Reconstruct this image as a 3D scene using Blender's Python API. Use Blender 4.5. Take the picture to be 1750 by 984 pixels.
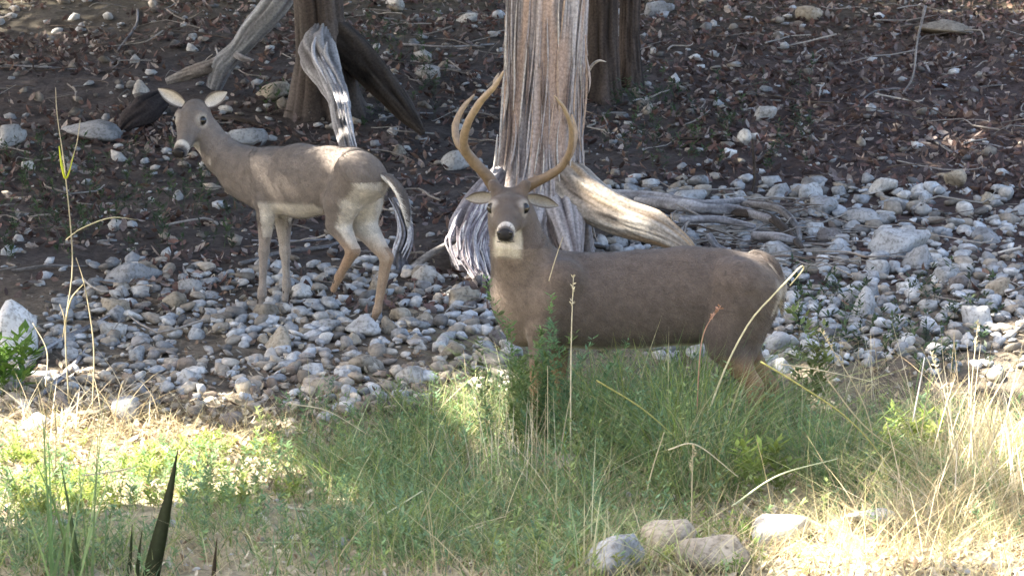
import bpy, math
import numpy as np

# ----------------------------------------------------------------- scene, camera, sky, sun, exposure
for o in list(bpy.data.objects):
    bpy.data.objects.remove(o)
SC = bpy.context.scene
COL = SC.collection
FP = 6000.0                                   # focal length in pixels of a 1750 wide frame
CAM = np.array([0.0, 0.0, 1.8])
PITCH = math.atan(0.0875)
cam_d = bpy.data.cameras.new('camera')
cam_d.sensor_width = 36.0
cam_d.lens = 36.0 * FP / 1750.0
cam_d.clip_start = 0.1
cam_d.clip_end = 1000
cam_d.dof.use_dof = True
cam_d.dof.focus_distance = 15.0
cam_d.dof.aperture_fstop = 14.0
cam = bpy.data.objects.new('camera', cam_d)
cam.location = CAM
cam.rotation_euler = (math.pi / 2 - PITCH, 0, 0)
COL.objects.link(cam)
SC.camera = cam

S = np.array([-0.66, -0.02, 0.75])
S = S / np.linalg.norm(S)                     # towards the sun
W = bpy.data.worlds.new('World')
SC.world = W
W.use_nodes = True
nt = W.node_tree
sky = nt.nodes.new('ShaderNodeTexSky')
sky.sky_type = 'NISHITA'
sky.sun_disc = False
sky.sun_elevation = math.asin(S[2])
sky.sun_rotation = math.atan2(S[0], S[1])
sky.air_density = 1.0
sky.dust_density = 5.0
sky.ozone_density = 0.7
nt.links.new(sky.outputs[0], nt.nodes['Background'].inputs[0])
nt.nodes['Background'].inputs[1].default_value = 0.08
sl = bpy.data.lights.new('sun', 'SUN')
sl.energy = 4.5
sl.angle = math.radians(0.53)
sl.color = (1.0, 0.93, 0.80)
sun = bpy.data.objects.new('sun', sl)
from mathutils import Vector
sun.rotation_euler = Vector(S).to_track_quat('Z', 'Y').to_euler()
sun.location = (-20, 5, 20)
COL.objects.link(sun)
SC.view_settings.view_transform = 'Standard'
SC.view_settings.look = 'None'
SC.view_settings.gamma = 1.0
SC.view_settings.exposure = 2.9
SC.view_settings.use_curve_mapping = False
SC.cycles.max_bounces = 6
SC.cycles.use_denoising = True
SC.cycles.filter_width = 1.5

rng = np.random.default_rng(7)

# ----------------------------------------------------------------- helpers: view geometry, noise
FW = np.array([0, math.cos(PITCH), -math.sin(PITCH)])
UP = np.array([0, math.sin(PITCH), math.cos(PITCH)])


def P(px, py, y):
    """The point on the sight line of photo pixel (px, py) at world depth y."""
    d = FW + np.array([(px - 875) / FP, 0, 0]) + UP * ((492 - py) / FP)
    return CAM + d * (y / d[1])


def pix(Q):
    Q = np.atleast_2d(Q) - CAM
    f = Q @ FW
    f = np.where(f < 0.1, 0.1, f)
    return 875 + FP * Q[:, 0] / f, 492 - FP * (Q @ UP) / f


def _h(i, j, k, s):
    n = (i.astype(np.int64) * 374761393 + j.astype(np.int64) * 668265263 + k.astype(np.int64) * 2147483647 + s * 974634777) & 0xFFFFFFFF
    n = ((n ^ (n >> 13)) * 1274126177) & 0xFFFFFFFF
    n = ((n ^ (n >> 16)) * 2246822519) & 0xFFFFFFFF
    return ((n ^ (n >> 15)) & 0xFFFFFF) / float(0xFFFFFF)


def vn(p, s=0):
    p = np.asarray(p, float)
    i = np.floor(p).astype(np.int64)
    f = p - i
    f = f * f * (3 - 2 * f)
    r = 0
    for a in (0, 1):
        for b in (0, 1):
            for c in (0, 1):
                w = (f[..., 0] if a else 1 - f[..., 0]) * (f[..., 1] if b else 1 - f[..., 1]) * (f[..., 2] if c else 1 - f[..., 2])
                r = r + w * _h(i[..., 0] + a, i[..., 1] + b, i[..., 2] + c, s)
    return r


def fbm(p, o=4, s=0):
    p = np.asarray(p, float)
    r = 0
    a = 0.5
    t = 0
    for k in range(o):
        r = r + a * vn(p * 2 ** k, s + k)
        t += a
        a *= 0.5
    return r / t


PROF = np.array([(-40, 0.1), (0, -0.1), (8, -0.15), (11, -0.12), (13.4, -0.10), (14, -0.06), (15, 0.10), (16, 0.265), (17.5, 0.47),
                 (19, 0.63), (22, 1.03), (26, 1.68), (30, 2.45), (40, 4.6), (60, 8.0), (120, 16.0), (400, 22.0)], float)


def gz(x, y):
    x = np.asarray(x, float)
    y = np.asarray(y, float)
    z = np.interp(y, PROF[:, 0], PROF[:, 1])
    q = np.stack([x * 0.9, y * 0.9, 0 * x], -1)
    near = np.clip(1 - np.maximum(np.abs(x) - 6, 0) / 10, 0.2, 1)
    z = z + (fbm(q, 2, 3) - 0.5) * 0.10 * near
    z = z + (fbm(q * 5, 3, 9) - 0.5) * 0.045
    # scoop under the lifted root of the juniper
    z = z - 0.10 * np.exp(-(((x - 0.55) / 0.35) ** 2 + ((y - 17.0) / 0.35) ** 2))
    return z


def ground_at(px, py):
    """World point where the sight line of a pixel meets the ground (arrays)."""
    px = np.atleast_1d(np.asarray(px, float))
    py = np.atleast_1d(np.asarray(py, float))
    d = FW[None] + np.stack([(px - 875) / FP, 0 * px, 0 * px], -1) + UP[None] * ((492 - py) / FP)[:, None]
    lo = np.full(len(px), 7.0)
    hi = np.full(len(px), 60.0)
    best = hi.copy()
    ys = np.concatenate([np.arange(8, 30, 0.5), np.arange(30, 61, 3.0)])
    found = np.zeros(len(px), bool)
    for a, b in zip(ys[:-1], ys[1:]):
        q = CAM + d * (b / d[:, 1])[:, None]
        under = (q[:, 2] < gz(q[:, 0], q[:, 1])) & ~found
        lo[under] = a
        hi[under] = b
        found |= under
    for _ in range(12):
        m = (lo + hi) / 2
        q = CAM + d * (m / d[:, 1])[:, None]
        u = q[:, 2] < gz(q[:, 0], q[:, 1])
        hi = np.where(u, m, hi)
        lo = np.where(u, lo, m)
    q = CAM + d * (hi / d[:, 1])[:, None]
    return q


def inpoly(px, py, poly):
    r = np.zeros(len(px), bool)
    n = len(poly)
    for i in range(n):
        x0, y0 = poly[i]
        x1, y1 = poly[(i + 1) % n]
        c = ((y0 > py) != (y1 > py)) & (px < (x1 - x0) * (py - y0) / (y1 - y0 + 1e-9) + x0)
        r ^= c
    return r


# ----------------------------------------------------------------- helpers: meshes, objects
def mesh(name, V, F, col=None, smooth=True):
    """F: list of integer arrays (n,3) and / or (n,4)."""
    me = bpy.data.meshes.new(name)
    V = np.asarray(V, np.float32)
    if not isinstance(F, (list, tuple)):
        F = [F]
    F = [np.asarray(f, np.int32) for f in F if len(f)]
    me.vertices.add(len(V))
    me.vertices.foreach_set('co', V.ravel())
    nl = sum(f.size for f in F)
    npoly = sum(len(f) for f in F)
    me.loops.add(nl)
    me.polygons.add(npoly)
    me.loops.foreach_set('vertex_index', np.concatenate([f.ravel() for f in F]))
    tot = np.concatenate([np.full(len(f), f.shape[1], np.int32) for f in F])
    st = np.concatenate([[0], np.cumsum(tot)[:-1]]).astype(np.int32)
    me.polygons.foreach_set('loop_start', st)
    me.polygons.foreach_set('loop_total', tot)
    if smooth:
        me.polygons.foreach_set('use_smooth', np.ones(npoly, bool))
    me.update(calc_edges=True)
    if col is not None:
        c = np.ones((len(V), 4), np.float32)
        c[:, :3] = col
        at = me.color_attributes.new('Col', 'FLOAT_COLOR', 'POINT')
        at.data.foreach_set('color', c.ravel())
    return me


def obj(name, me, mat=None, parent=None, loc=None):
    o = bpy.data.objects.new(name, me)
    COL.objects.link(o)
    if mat is not None and len(me.materials) == 0:
        me.materials.append(mat)
    if parent is not None:
        o.parent = parent
    if loc is not None:
        o.location = loc
    return o


def tag(o, label=None, cat=None, group=None, kind=None):
    if label:
        o['label'] = label
    if cat:
        o['category'] = cat
    if group:
        o['group'] = group
    if kind:
        o['kind'] = kind
    return o


def thing(name, loc, label, cat, group=None):
    o = bpy.data.objects.new(name, None)
    o.empty_display_size = 0.1
    COL.objects.link(o)
    o.location = loc
    return tag(o, label, cat, group)


def joined(parts):
    """Join [(V, [F..], col)] into one."""
    Vs, Fs, Cs = [], {}, []
    n = 0
    for V, F, c in parts:
        Vs.append(V)
        for f in F:
            if len(f):
                Fs.setdefault(f.shape[1], []).append(f + n)
        Cs.append(np.broadcast_to(c, (len(V), 3)))
        n += len(V)
    return np.concatenate(Vs), [np.concatenate(v) for v in Fs.values()], np.concatenate(Cs)


def catmull(pts, n):
    p = np.asarray(pts, float)
    q = np.vstack([2 * p[0] - p[1], p, 2 * p[-1] - p[-2]])
    t = np.linspace(0, len(p) - 1 - 1e-9, n)
    i = np.floor(t).astype(int)
    f = (t - i)[:, None]
    a, b, c, d = q[i], q[i + 1], q[i + 2], q[i + 3]
    return 0.5 * (2 * b + (c - a) * f + (2 * a - 5 * b + 4 * c - d) * f ** 2 + (3 * b - a - 3 * c + d) * f ** 3)


def tube(pts, rad, n=24, m=12, bump=None, caps=True, flat=None):
    """Tapered tube along a smooth path; bump(theta, s, world) multiplies the radius."""
    c = catmull(pts, n)
    r = np.interp(np.linspace(0, 1, n), np.linspace(0, 1, len(rad)), rad)
    t = np.gradient(c, axis=0)
    t /= np.linalg.norm(t, axis=1)[:, None] + 1e-9
    ref = np.array([0, 1.0, 0]) if abs(t[0][1]) < 0.8 else np.array([1.0, 0, 0])
    u = np.empty_like(t)
    for i in range(n):
        ref = ref - t[i] * (ref @ t[i])
        ref /= np.linalg.norm(ref) + 1e-9
        u[i] = ref
    w = np.cross(t, u)
    th = np.linspace(0, 2 * math.pi, m, endpoint=False)
    R = np.repeat(r[:, None], m, 1)
    if bump is not None:
        ss = np.concatenate([[0], np.cumsum(np.linalg.norm(np.diff(c, axis=0), axis=1))])
        R = R * bump(np.repeat(th[None], n, 0), np.repeat(ss[:, None], m, 1))
    fl = 1.0 if flat is None else flat
    V = c[:, None] + u[:, None] * (R * np.cos(th))[..., None] + w[:, None] * (R * np.sin(th) * fl)[..., None]
    V = V.reshape(-1, 3)
    i = np.arange(n - 1)[:, None] * m
    j = np.arange(m)[None]
    k = (j + 1) % m
    F = [np.stack([i + j, i + k, i + m + k, i + m + j], -1).reshape(-1, 4)]
    if caps:
        V = np.vstack([V, c[0], c[-1]])
        a = np.arange(m)
        b = (a + 1) % m
        F.append(np.vstack([np.stack([b, a, np.full(m, n * m)], -1), np.stack([(n - 1) * m + a, (n - 1) * m + b, np.full(m, n * m + 1)], -1)]))
    return V, F


def ico(sub):
    import bmesh
    bm = bmesh.new()
    bmesh.ops.create_icosphere(bm, subdivisions=sub, radius=1.0)
    V = np.array([v.co[:] for v in bm.verts])
    F = np.array([[v.index for v in f.verts] for f in bm.faces])
    bm.free()
    return V, F


# ----------------------------------------------------------------- materials
def newmat(name, rough=0.8, spec=0.25):
    m = bpy.data.materials.new(name)
    m.use_nodes = True
    t = m.node_tree
    b = t.nodes['Principled BSDF']
    b.inputs['Roughness'].default_value = rough
    b.inputs['Specular IOR Level'].default_value = spec
    return m, t, b


def noise(t, scale, detail=5, vec=None, rough=0.6):
    n = t.nodes.new('ShaderNodeTexNoise')
    n.inputs['Scale'].default_value = scale
    n.inputs['Detail'].default_value = detail
    n.inputs['Roughness'].default_value = rough
    if vec is not None:
        t.links.new(vec, n.inputs['Vector'])
    return n.outputs[0]


def ramp(t, fac, stops):
    r = t.nodes.new('ShaderNodeValToRGB')
    e = r.color_ramp.elements
    while len(e) < len(stops):
        e.new(0.5)
    for k, (p, c) in enumerate(stops):
        e[k].position = p
        e[k].color = (*c, 1) if len(c) == 3 else c
    t.links.new(fac, r.inputs[0])
    return r.outputs[0]


def mix(t, a, b, fac, mode='MIX'):
    n = t.nodes.new('ShaderNodeMix')
    n.data_type = 'RGBA'
    n.blend_type = mode
    for s, v in ((0, fac), (6, a), (7, b)):
        if hasattr(v, 'is_output'):
            t.links.new(v, n.inputs[s])
        elif s == 0:
            n.inputs[0].default_value = v
        else:
            n.inputs[s].default_value = (*v, 1)
    return n.outputs[2]


def coords(t, kind='Object'):
    return t.nodes.new('ShaderNodeTexCoord').outputs[kind]


def position(t):
    return t.nodes.new('ShaderNodeNewGeometry').outputs['Position']


def attr(t, name='Col'):
    n = t.nodes.new('ShaderNodeAttribute')
    n.attribute_name = name
    return n.outputs['Color']


def bump(t, b, h, strength=0.5, dist=0.01):
    n = t.nodes.new('ShaderNodeBump')
    n.inputs['Strength'].default_value = strength
    n.inputs['Distance'].default_value = dist
    t.links.new(h, n.inputs['Height'])
    t.links.new(n.outputs[0], b.inputs['Normal'])


def mat_attr(name, rough=0.85, nscale=60, lo=0.72, hi=1.25, bscale=120, bdist=0.004, transl=0.0, spec=0.2):
    """Colour from the vertex colours (the thing's own pattern), fine mottling and relief on top."""
    m, t, b = newmat(name, rough, spec)
    p = position(t)
    v = ramp(t, noise(t, nscale, 4, p), [(0.3, (lo,) * 3), (0.7, (hi,) * 3)])
    c = mix(t, attr(t), v, 1.0, 'MULTIPLY')
    t.links.new(c, b.inputs['Base Color'])
    if bdist:
        bump(t, b, noise(t, bscale, 4, p), 0.6, bdist)
    if transl:
        tr = t.nodes.new('ShaderNodeBsdfTranslucent')
        t.links.new(c, tr.inputs['Color'])
        ms = t.nodes.new('ShaderNodeMixShader')
        ms.inputs[0].default_value = transl
        t.links.new(b.outputs[0], ms.inputs[1])
        t.links.new(tr.outputs[0], ms.inputs[2])
        t.links.new(ms.outputs[0], t.nodes['Material Output'].inputs[0])
    return m


def mat_rock(name, base, light, dark):
    m, t, b = newmat(name, 0.9, 0.15)
    oi = t.nodes.new('ShaderNodeObjectInfo')
    p = position(t)
    n1 = noise(t, 9, 6, p)
    c = ramp(t, n1, [(0.28, dark), (0.5, base), (0.72, light)])
    sp = ramp(t, noise(t, 55, 4, p), [(0.36, (0.45, 0.43, 0.40)), (0.52, (1, 1, 1))])
    c = mix(t, c, sp, 0.75, 'MULTIPLY')
    tint = ramp(t, oi.outputs['Random'], [(0, (0.72, 0.72, 0.73)), (0.5, (0.98, 0.97, 0.95)), (1, (1.22, 1.2, 1.17))])
    c = mix(t, c, tint, 1.0, 'MULTIPLY')
    t.links.new(c, b.inputs['Base Color'])
    bump(t, b, noise(t, 45, 6, p), 0.7, 0.008)
    return m


M_ROCK = {
    'blue-grey': mat_rock('rock_blue_grey', (0.41, 0.42, 0.43), (0.54, 0.555, 0.57), (0.24, 0.245, 0.25)),
    'tan': mat_rock('rock_tan', (0.36, 0.32, 0.26), (0.50, 0.45, 0.37), (0.18, 0.155, 0.12)),
    'whitish': mat_rock('rock_whitish', (0.56, 0.55, 0.53), (0.70, 0.69, 0.66), (0.32, 0.31, 0.29)),
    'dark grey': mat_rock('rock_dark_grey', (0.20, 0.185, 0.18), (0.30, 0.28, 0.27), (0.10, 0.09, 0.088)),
    'white': mat_rock('rock_white', (0.78, 0.78, 0.78), (0.84, 0.84, 0.84), (0.62, 0.62, 0.62)),
}
M_GRAVEL = mat_attr('gravel_stone', 0.92, 40, 0.6, 1.25, 90, 0.006)
M_LITTER = mat_attr('dead_leaf', 0.75, 90, 0.7, 1.25, 90, 0.0, 0.15)
M_TWIG = mat_attr('dead_twig', 0.85, 60, 0.7, 1.2, 90, 0.002)
M_GRASS = mat_attr('grass_blade', 0.55, 25, 0.75, 1.25, 60, 0.0, 0.42, 0.3)
M_STEM = mat_attr('dry_stem', 0.6, 40, 0.8, 1.15, 60, 0.0, 0.2, 0.3)
M_WOOD = mat_attr('weathered_wood', 0.88, 70, 0.62, 1.25, 130, 0.006)
M_LEAF = mat_attr('oak_leaf', 0.55, 8, 0.7, 1.3, 60, 0.0, 0.25, 0.3)
M_ANTLER = mat_attr('antler', 0.5, 50, 0.75, 1.2, 140, 0.003, 0, 0.4)


def mat_fur(name):
    m, t, b = newmat(name, 0.85, 0.12)
    p = position(t)
    v = ramp(t, noise(t, 26, 5, p), [(0.3, (0.80, 0.79, 0.78)), (0.7, (1.18, 1.17, 1.15))])
    v2 = ramp(t, noise(t, 220, 3, p), [(0.3, (0.78,) * 3), (0.7, (1.2,) * 3)])
    c = mix(t, attr(t), v, 1.0, 'MULTIPLY')
    c = mix(t, c, v2, 1.0, 'MULTIPLY')
    t.links.new(c, b.inputs['Base Color'])
    b.inputs['Sheen Weight'].default_value = 0.15
    b.inputs['Sheen Roughness'].default_value = 0.5
    bump(t, b, noise(t, 160, 3, p), 0.7, 0.006)
    return m


M_FUR = mat_fur('deer_coat')
m, t, b = newmat('deer_eye', 0.08, 0.6)
b.inputs['Base Color'].default_value = (0.012, 0.009, 0.008, 1)
M_EYE = m
m, t, b = newmat('deer_nose', 0.5, 0.2)
b.inputs['Base Color'].default_value = (0.02, 0.018, 0.018, 1)
bump(t, b, noise(t, 260, 2, position(t)), 0.6, 0.002)
M_NOSE = m
m, t, b = newmat('deer_hoof', 0.5, 0.4)
b.inputs['Base Color'].default_value = (0.035, 0.028, 0.024, 1)
bump(t, b, noise(t, 150, 2, position(t)), 0.4, 0.002)
M_HOOF = m

# ----------------------------------------------------------------- ground
ROCK_LEFT = [(-900, 600), (-300, 520), (60, 560), (165, 462), (330, 448), (600, 452), (760, 470), (880, 520), (900, 640), (740, 705), (420, 708), (150, 700), (-900, 760)]
ROCK_RIGHT = [(930, 330), (1020, 318), (1300, 312), (1480, 318), (1600, 330), (1760, 345), (2700, 350), (2700, 640), (1750, 620), (1560, 610), (1330, 650), (1150, 600), (880, 560), (880, 420)]


def dens_coord(a, b, lo, hi, step, far):
    mid = np.arange(lo, hi + step / 2, step)
    g = [hi]
    d = step
    while g[-1] < far[1]:
        d *= 1.25
        g.append(g[-1] + d)
    l = [lo]
    d = step
    while l[-1] > far[0]:
        d *= 1.25
        l.append(l[-1] - d)
    return np.concatenate([l[:0:-1], mid, g[1:]])


gx = dens_coord(0, 0, -4.2, 4.2, 0.04, (-220, 220))
gy = dens_coord(0, 0, 10.2, 27, 0.045, (-60, 330))
X, Y = np.meshgrid(gx, gy)
Z = gz(X, Y)
near = (np.abs(X) < 5) & (Y > 9) & (Y < 29)
q = np.stack([X * 12, Y * 12, 0 * X], -1)
Z = Z + np.where(near, (fbm(q, 3, 21) - 0.5) * 0.035, 0)
V = np.stack([X, Y, Z], -1).reshape(-1, 3)
nx = len(gx)
ny = len(gy)
i = np.arange(ny - 1)[:, None] * nx
j = np.arange(nx - 1)[None]
F = np.stack([i + j, i + j + 1, i + nx + j + 1, i + nx + j], -1).reshape(-1, 4)
px, py = pix(V)
n1 = fbm(V * np.array([1.5, 1.5, 0]), 4, 40)
n2 = fbm(V * np.array([7, 7, 0]), 4, 50)
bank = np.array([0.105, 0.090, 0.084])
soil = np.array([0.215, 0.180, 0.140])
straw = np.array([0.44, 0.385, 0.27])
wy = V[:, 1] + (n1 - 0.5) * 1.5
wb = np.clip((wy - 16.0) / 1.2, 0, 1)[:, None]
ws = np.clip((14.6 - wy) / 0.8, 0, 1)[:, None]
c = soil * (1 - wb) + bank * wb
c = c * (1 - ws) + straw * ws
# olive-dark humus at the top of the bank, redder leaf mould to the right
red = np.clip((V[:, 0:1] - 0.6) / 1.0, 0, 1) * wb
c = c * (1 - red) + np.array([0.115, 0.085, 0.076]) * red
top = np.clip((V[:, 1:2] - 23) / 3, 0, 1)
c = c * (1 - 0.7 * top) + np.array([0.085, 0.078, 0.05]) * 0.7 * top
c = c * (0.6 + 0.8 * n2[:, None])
m, t, b = newmat('earth', 0.95, 0.1)
p = position(t)
v = ramp(t, noise(t, 30, 6, p, 0.7), [(0.3, (0.5, 0.48, 0.46)), (0.55, (1, 1, 1)), (0.75, (1.5, 1.45, 1.35))])
t.links.new(mix(t, attr(t), v, 1.0, 'MULTIPLY'), b.inputs['Base Color'])
bump(t, b, noise(t, 40, 6, p, 0.7), 0.9, 0.03)
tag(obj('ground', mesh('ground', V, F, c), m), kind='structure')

# ----------------------------------------------------------------- rocks
def rock_shape(seed, sub, flat=0.7):
    r = np.random.default_rng(seed)
    V, F = ico(sub)
    rad = np.full(len(V), 1.15)
    for _ in range(15):
        n = r.normal(size=3)
        n /= np.linalg.norm(n)
        d = r.uniform(0.45, 0.95)
        dt = V @ n
        lim = np.where(dt > 0.05, d / np.maximum(dt, 0.05), 9)
        k = 0.025
        h = np.clip(0.5 + 0.5 * (rad - lim) / k, 0, 1)
        rad = rad * (1 - h) + lim * h - k * h * (1 - h)
    rad = rad * (1 + 0.22 * (fbm(V * 2.2 + seed, 3, seed) - 0.5))
    V = V * rad[:, None]
    V[:, 2] *= flat
    e = np.abs(V).max(0)
    return V / e[0], F


ROCKS_HI = [mesh('limestone_rock', *rock_shape(100 + k, 3, f), smooth=False) for k, f in enumerate([0.55, 0.6, 0.75, 0.85, 0.5, 0.7, 0.62, 0.8, 0.45, 0.66, 0.9, 0.58])]
ROCKS_LO = [rock_shape(300 + k, 1, f) for k, f in enumerate([0.55, 0.8, 0.65, 0.9, 0.5, 0.7, 0.75, 0.6])]
ROCKS_MD = [rock_shape(400 + k, 2, f) for k, f in enumerate([0.6, 0.85, 0.65, 0.95, 0.5, 0.7, 0.75, 0.8])]
ROCK_MESH = {}


def rock_obj(k, colour, loc, s, rot, label, group=None, parent=None):
    key = (k, colour)
    if key not in ROCK_MESH:
        me = ROCKS_HI[k].copy()
        me.materials.append(M_ROCK[colour])
        ROCK_MESH[key] = me
    o = obj('limestone_rock', ROCK_MESH[key])
    o.location = loc
    o.scale = s
    o.rotation_euler = rot
    return tag(o, label, 'rock', group)


taken = []                                     # (x, y, r) of rocks already laid


def free(x, y, r, f=0.75):
    if not taken:
        return True
    a = np.array(taken)
    return not np.any((a[:, 0] - x) ** 2 + (a[:, 1] - y) ** 2 < (f * (a[:, 2] + r)) ** 2)


# rocks that stand out, by pixel of their middle, width and height in photo pixels
FEATURE = [
    (22, 560, 75, 150, 'white', 'tall chalk-white boulder at the edge of the rock heap beside leafy green weed'),
    (408, 236, 92, 46, 'blue-grey', "flat grey-blue slab on the bank just behind the doe's neck"),
    (165, 226, 120, 38, 'blue-grey', 'long flat grey slab on the dark bank beside the black rotten log'),
    (12, 236, 60, 46, 'blue-grey', 'grey angular rock on the bank beyond the grey slab'),
    (533, 166, 60, 40, 'blue-grey', "grey-green rock on the bank behind the doe's back, left of the dead root"),
    (470, 155, 70, 36, 'tan', 'tan flat stone on the bank below the lichen-covered limb'),
    (50, 284, 26, 20, 'white', 'small bright white stone alone on the dark bank'),
    (1310, 194, 42, 34, 'whitish', 'pale angular stone alone halfway up the leafy bank'),
    (1636, 306, 48, 40, 'tan', 'rounded tan boulder sitting just above the right-hand grey rock bed'),
    (1272, 236, 26, 34, 'whitish', 'small pale upright stone leaning on another on the leafy bank'),
    (1246, 262, 26, 22, 'white', 'small white stone below a leaning pale stone on the bank'),
    (780, 276, 50, 36, 'blue-grey', "grey-green rock beside the buck's antler on the bank"),
    (732, 122, 46, 34, 'whitish', 'pale flat stone on the bank left of the juniper trunk'),
    (1378, 22, 56, 34, 'tan', 'tan ledge of stone at the top of the bank'),
    (1612, 50, 90, 30, 'tan', 'long low tan ledge at the top of the leafy bank'),
    (1120, 18, 60, 30, 'blue-grey', 'grey stone high on the bank beside the dark trunk'),
    (1150, 924, 120, 100, 'tan', 'upright tan-grey boulder in the foreground grass, knobbed at the top'),
    (1052, 950, 120, 84, 'blue-grey', 'low grey boulder in the foreground grass beside the upright boulder'),
    (1232, 950, 140, 80, 'tan', 'broad pale boulder leaning against the upright foreground boulder'),
    (1335, 905, 120, 60, 'whitish', 'sunlit whitish rock in the foreground litter'),
    (1500, 886, 110, 40, 'blue-grey', 'flat grey-blue rock at the edge of the foreground grass'),
    (978, 806, 120, 60, 'tan', 'flat pinkish tan slab half buried in the green grass'),
    (720, 681, 34, 26, 'whitish', 'small pinkish white stone in front of the rock heap'),
    (225, 470, 84, 40, 'blue-grey', 'wide grey-green slab on top of the left rock heap'),
    (300, 512, 46, 40, 'tan', 'rounded olive-tan rock in the left rock heap'),
    (320, 490, 50, 34, 'blue-grey', 'grey-green round rock on top of the left rock heap'),
    (620, 560, 60, 40, 'blue-grey', "grey rock between the doe's hind foot and the fallen leaves"),
    (785, 510, 66, 34, 'tan', 'tan flat stone against the splintered juniper root'),
    (1410, 352, 60, 46, 'blue-grey', 'grey boulder at the upper edge of the right-hand rock bed'),
    (1332, 328, 46, 34, 'blue-grey', 'square grey stone at the top edge of the right-hand rock bed'),
    (1390, 330, 50, 40, 'blue-grey', 'tall grey stone beside the square one at the top of the rock bed'),
    (1180, 338, 66, 36, 'blue-grey', 'smooth oval grey rock above the long root'),
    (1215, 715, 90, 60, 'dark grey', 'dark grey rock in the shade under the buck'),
    (1480, 375, 80, 40, 'blue-grey', 'wide flat grey slab in the right-hand rock bed'),
    (1540, 415, 110, 60, 'blue-grey', 'largest flat grey slab of the right-hand rock bed'),
    (215, 700, 66, 44, 'blue-grey', 'rounded grey rock at the front of the left heap, on the sunlit straw'),
]
fp = np.array([(f[0], f[1] + 0.38 * f[3]) for f in FEATURE])
fg = ground_at(fp[:, 0], fp[:, 1])
for k, (f, g) in enumerate(zip(FEATURE, fg)):
    s = g[1] / FP
    a = f[2] * s / 2 * 1.05
    hgt = f[3] * s / 2
    me = ROCKS_HI[k % 12]
    vz = 0.5 * (np.array([v.co.z for v in me.vertices]).max() - np.array([v.co.z for v in me.vertices]).min())
    sz = min(hgt / vz, a * 2.4)
    r = np.random.default_rng(k)
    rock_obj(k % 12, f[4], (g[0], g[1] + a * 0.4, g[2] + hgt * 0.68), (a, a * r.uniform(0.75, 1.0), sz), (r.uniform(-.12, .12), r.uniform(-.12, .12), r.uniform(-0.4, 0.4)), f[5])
    taken.append((g[0], g[1] + a * 0.4, a))

ZONES = [
    (ROCK_LEFT, 128, (26, 62), {'blue-grey': .5, 'tan': .27, 'whitish': .15, 'dark grey': .08}, "limestone rock in the loose heap around the doe's feet"),
    (ROCK_RIGHT, 128, (26, 66), {'blue-grey': .68, 'tan': .12, 'whitish': .12, 'dark grey': .08}, 'limestone rock in the stony bed behind the buck'),
    ([(-250, -60), (2000, -60), (2000, 330), (1000, 310), (860, 400), (700, 470), (-250, 520)], 40, (18, 42), {'blue-grey': .3, 'tan': .35, 'whitish': .35}, 'limestone rock scattered on the leaf-strewn bank'),
]
LAND = {
    0: [((22, 620), 'beside the white boulder'), ((130, 640), 'by the foot of the dry stalks'), ((235, 480), 'around the wide slab topping the heap'), ((445, 545), "at the doe's near front hoof"), ((495, 500), "behind the doe's front legs"),
        ((575, 480), "under the doe's raised hind leg"), ((630, 585), "at the doe's planted hind hoof"), ((720, 600), 'between the doe and the buck'), ((790, 520), 'at the foot of the splintered root'), ((860, 600), "before the buck's chest"),
        ((215, 700), 'on the straw by the rounded front rock'), ((330, 590), 'in the middle of the heap before the doe'), ((450, 690), 'at the straw edge of the heap'), ((710, 690), 'near the small pinkish stone')],
    1: [((1020, 345), 'beside the juniper root flare'), ((1180, 345), 'by the smooth oval rock above the root'), ((1360, 335), 'by the square stone topping the bed'), ((1480, 380), 'by the wide flat slab in the bed'),
        ((1540, 430), 'around the largest slab of the bed'), ((1636, 345), 'below the rounded tan boulder'), ((1345, 450), "behind the buck's tail"), ((1250, 400), 'among the silver branches'), ((1690, 420), 'beyond the largest slab of the bed'),
        ((1420, 520), 'behind the yellow-green weed'), ((1560, 560), 'at the grassy edge of the bed'), ((1690, 580), 'behind the tallest dry grass clump'), ((1100, 560), "close behind the buck's body")],
    2: [((165, 226), 'near the long slab by the rotten log'), ((410, 236), "near the slab behind the doe's neck"), ((540, 150), 'by the dead grey root'), ((730, 122), 'left of the juniper trunk'), ((1080, 170), 'by the dark trunks'),
        ((1310, 194), 'near the lone pale stone'), ((1600, 70), 'below the long tan ledge'), ((1636, 290), 'above the rounded tan boulder'), ((150, 60), 'high on the bank past the fallen limb'), ((60, 420), 'below the slabs of the left bank')],
}
LGEO = {k_: ground_at([v_[0][0] for v_ in L_], [v_[0][1] for v_ in L_]) for k_, L_ in LAND.items()}
SHAPE = ['flat', 'flat', 'blocky', 'chunky', 'flat', 'blocky', 'low', 'chunky', 'flat', 'blocky', 'chunky', 'low']
ZI = -1
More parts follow.
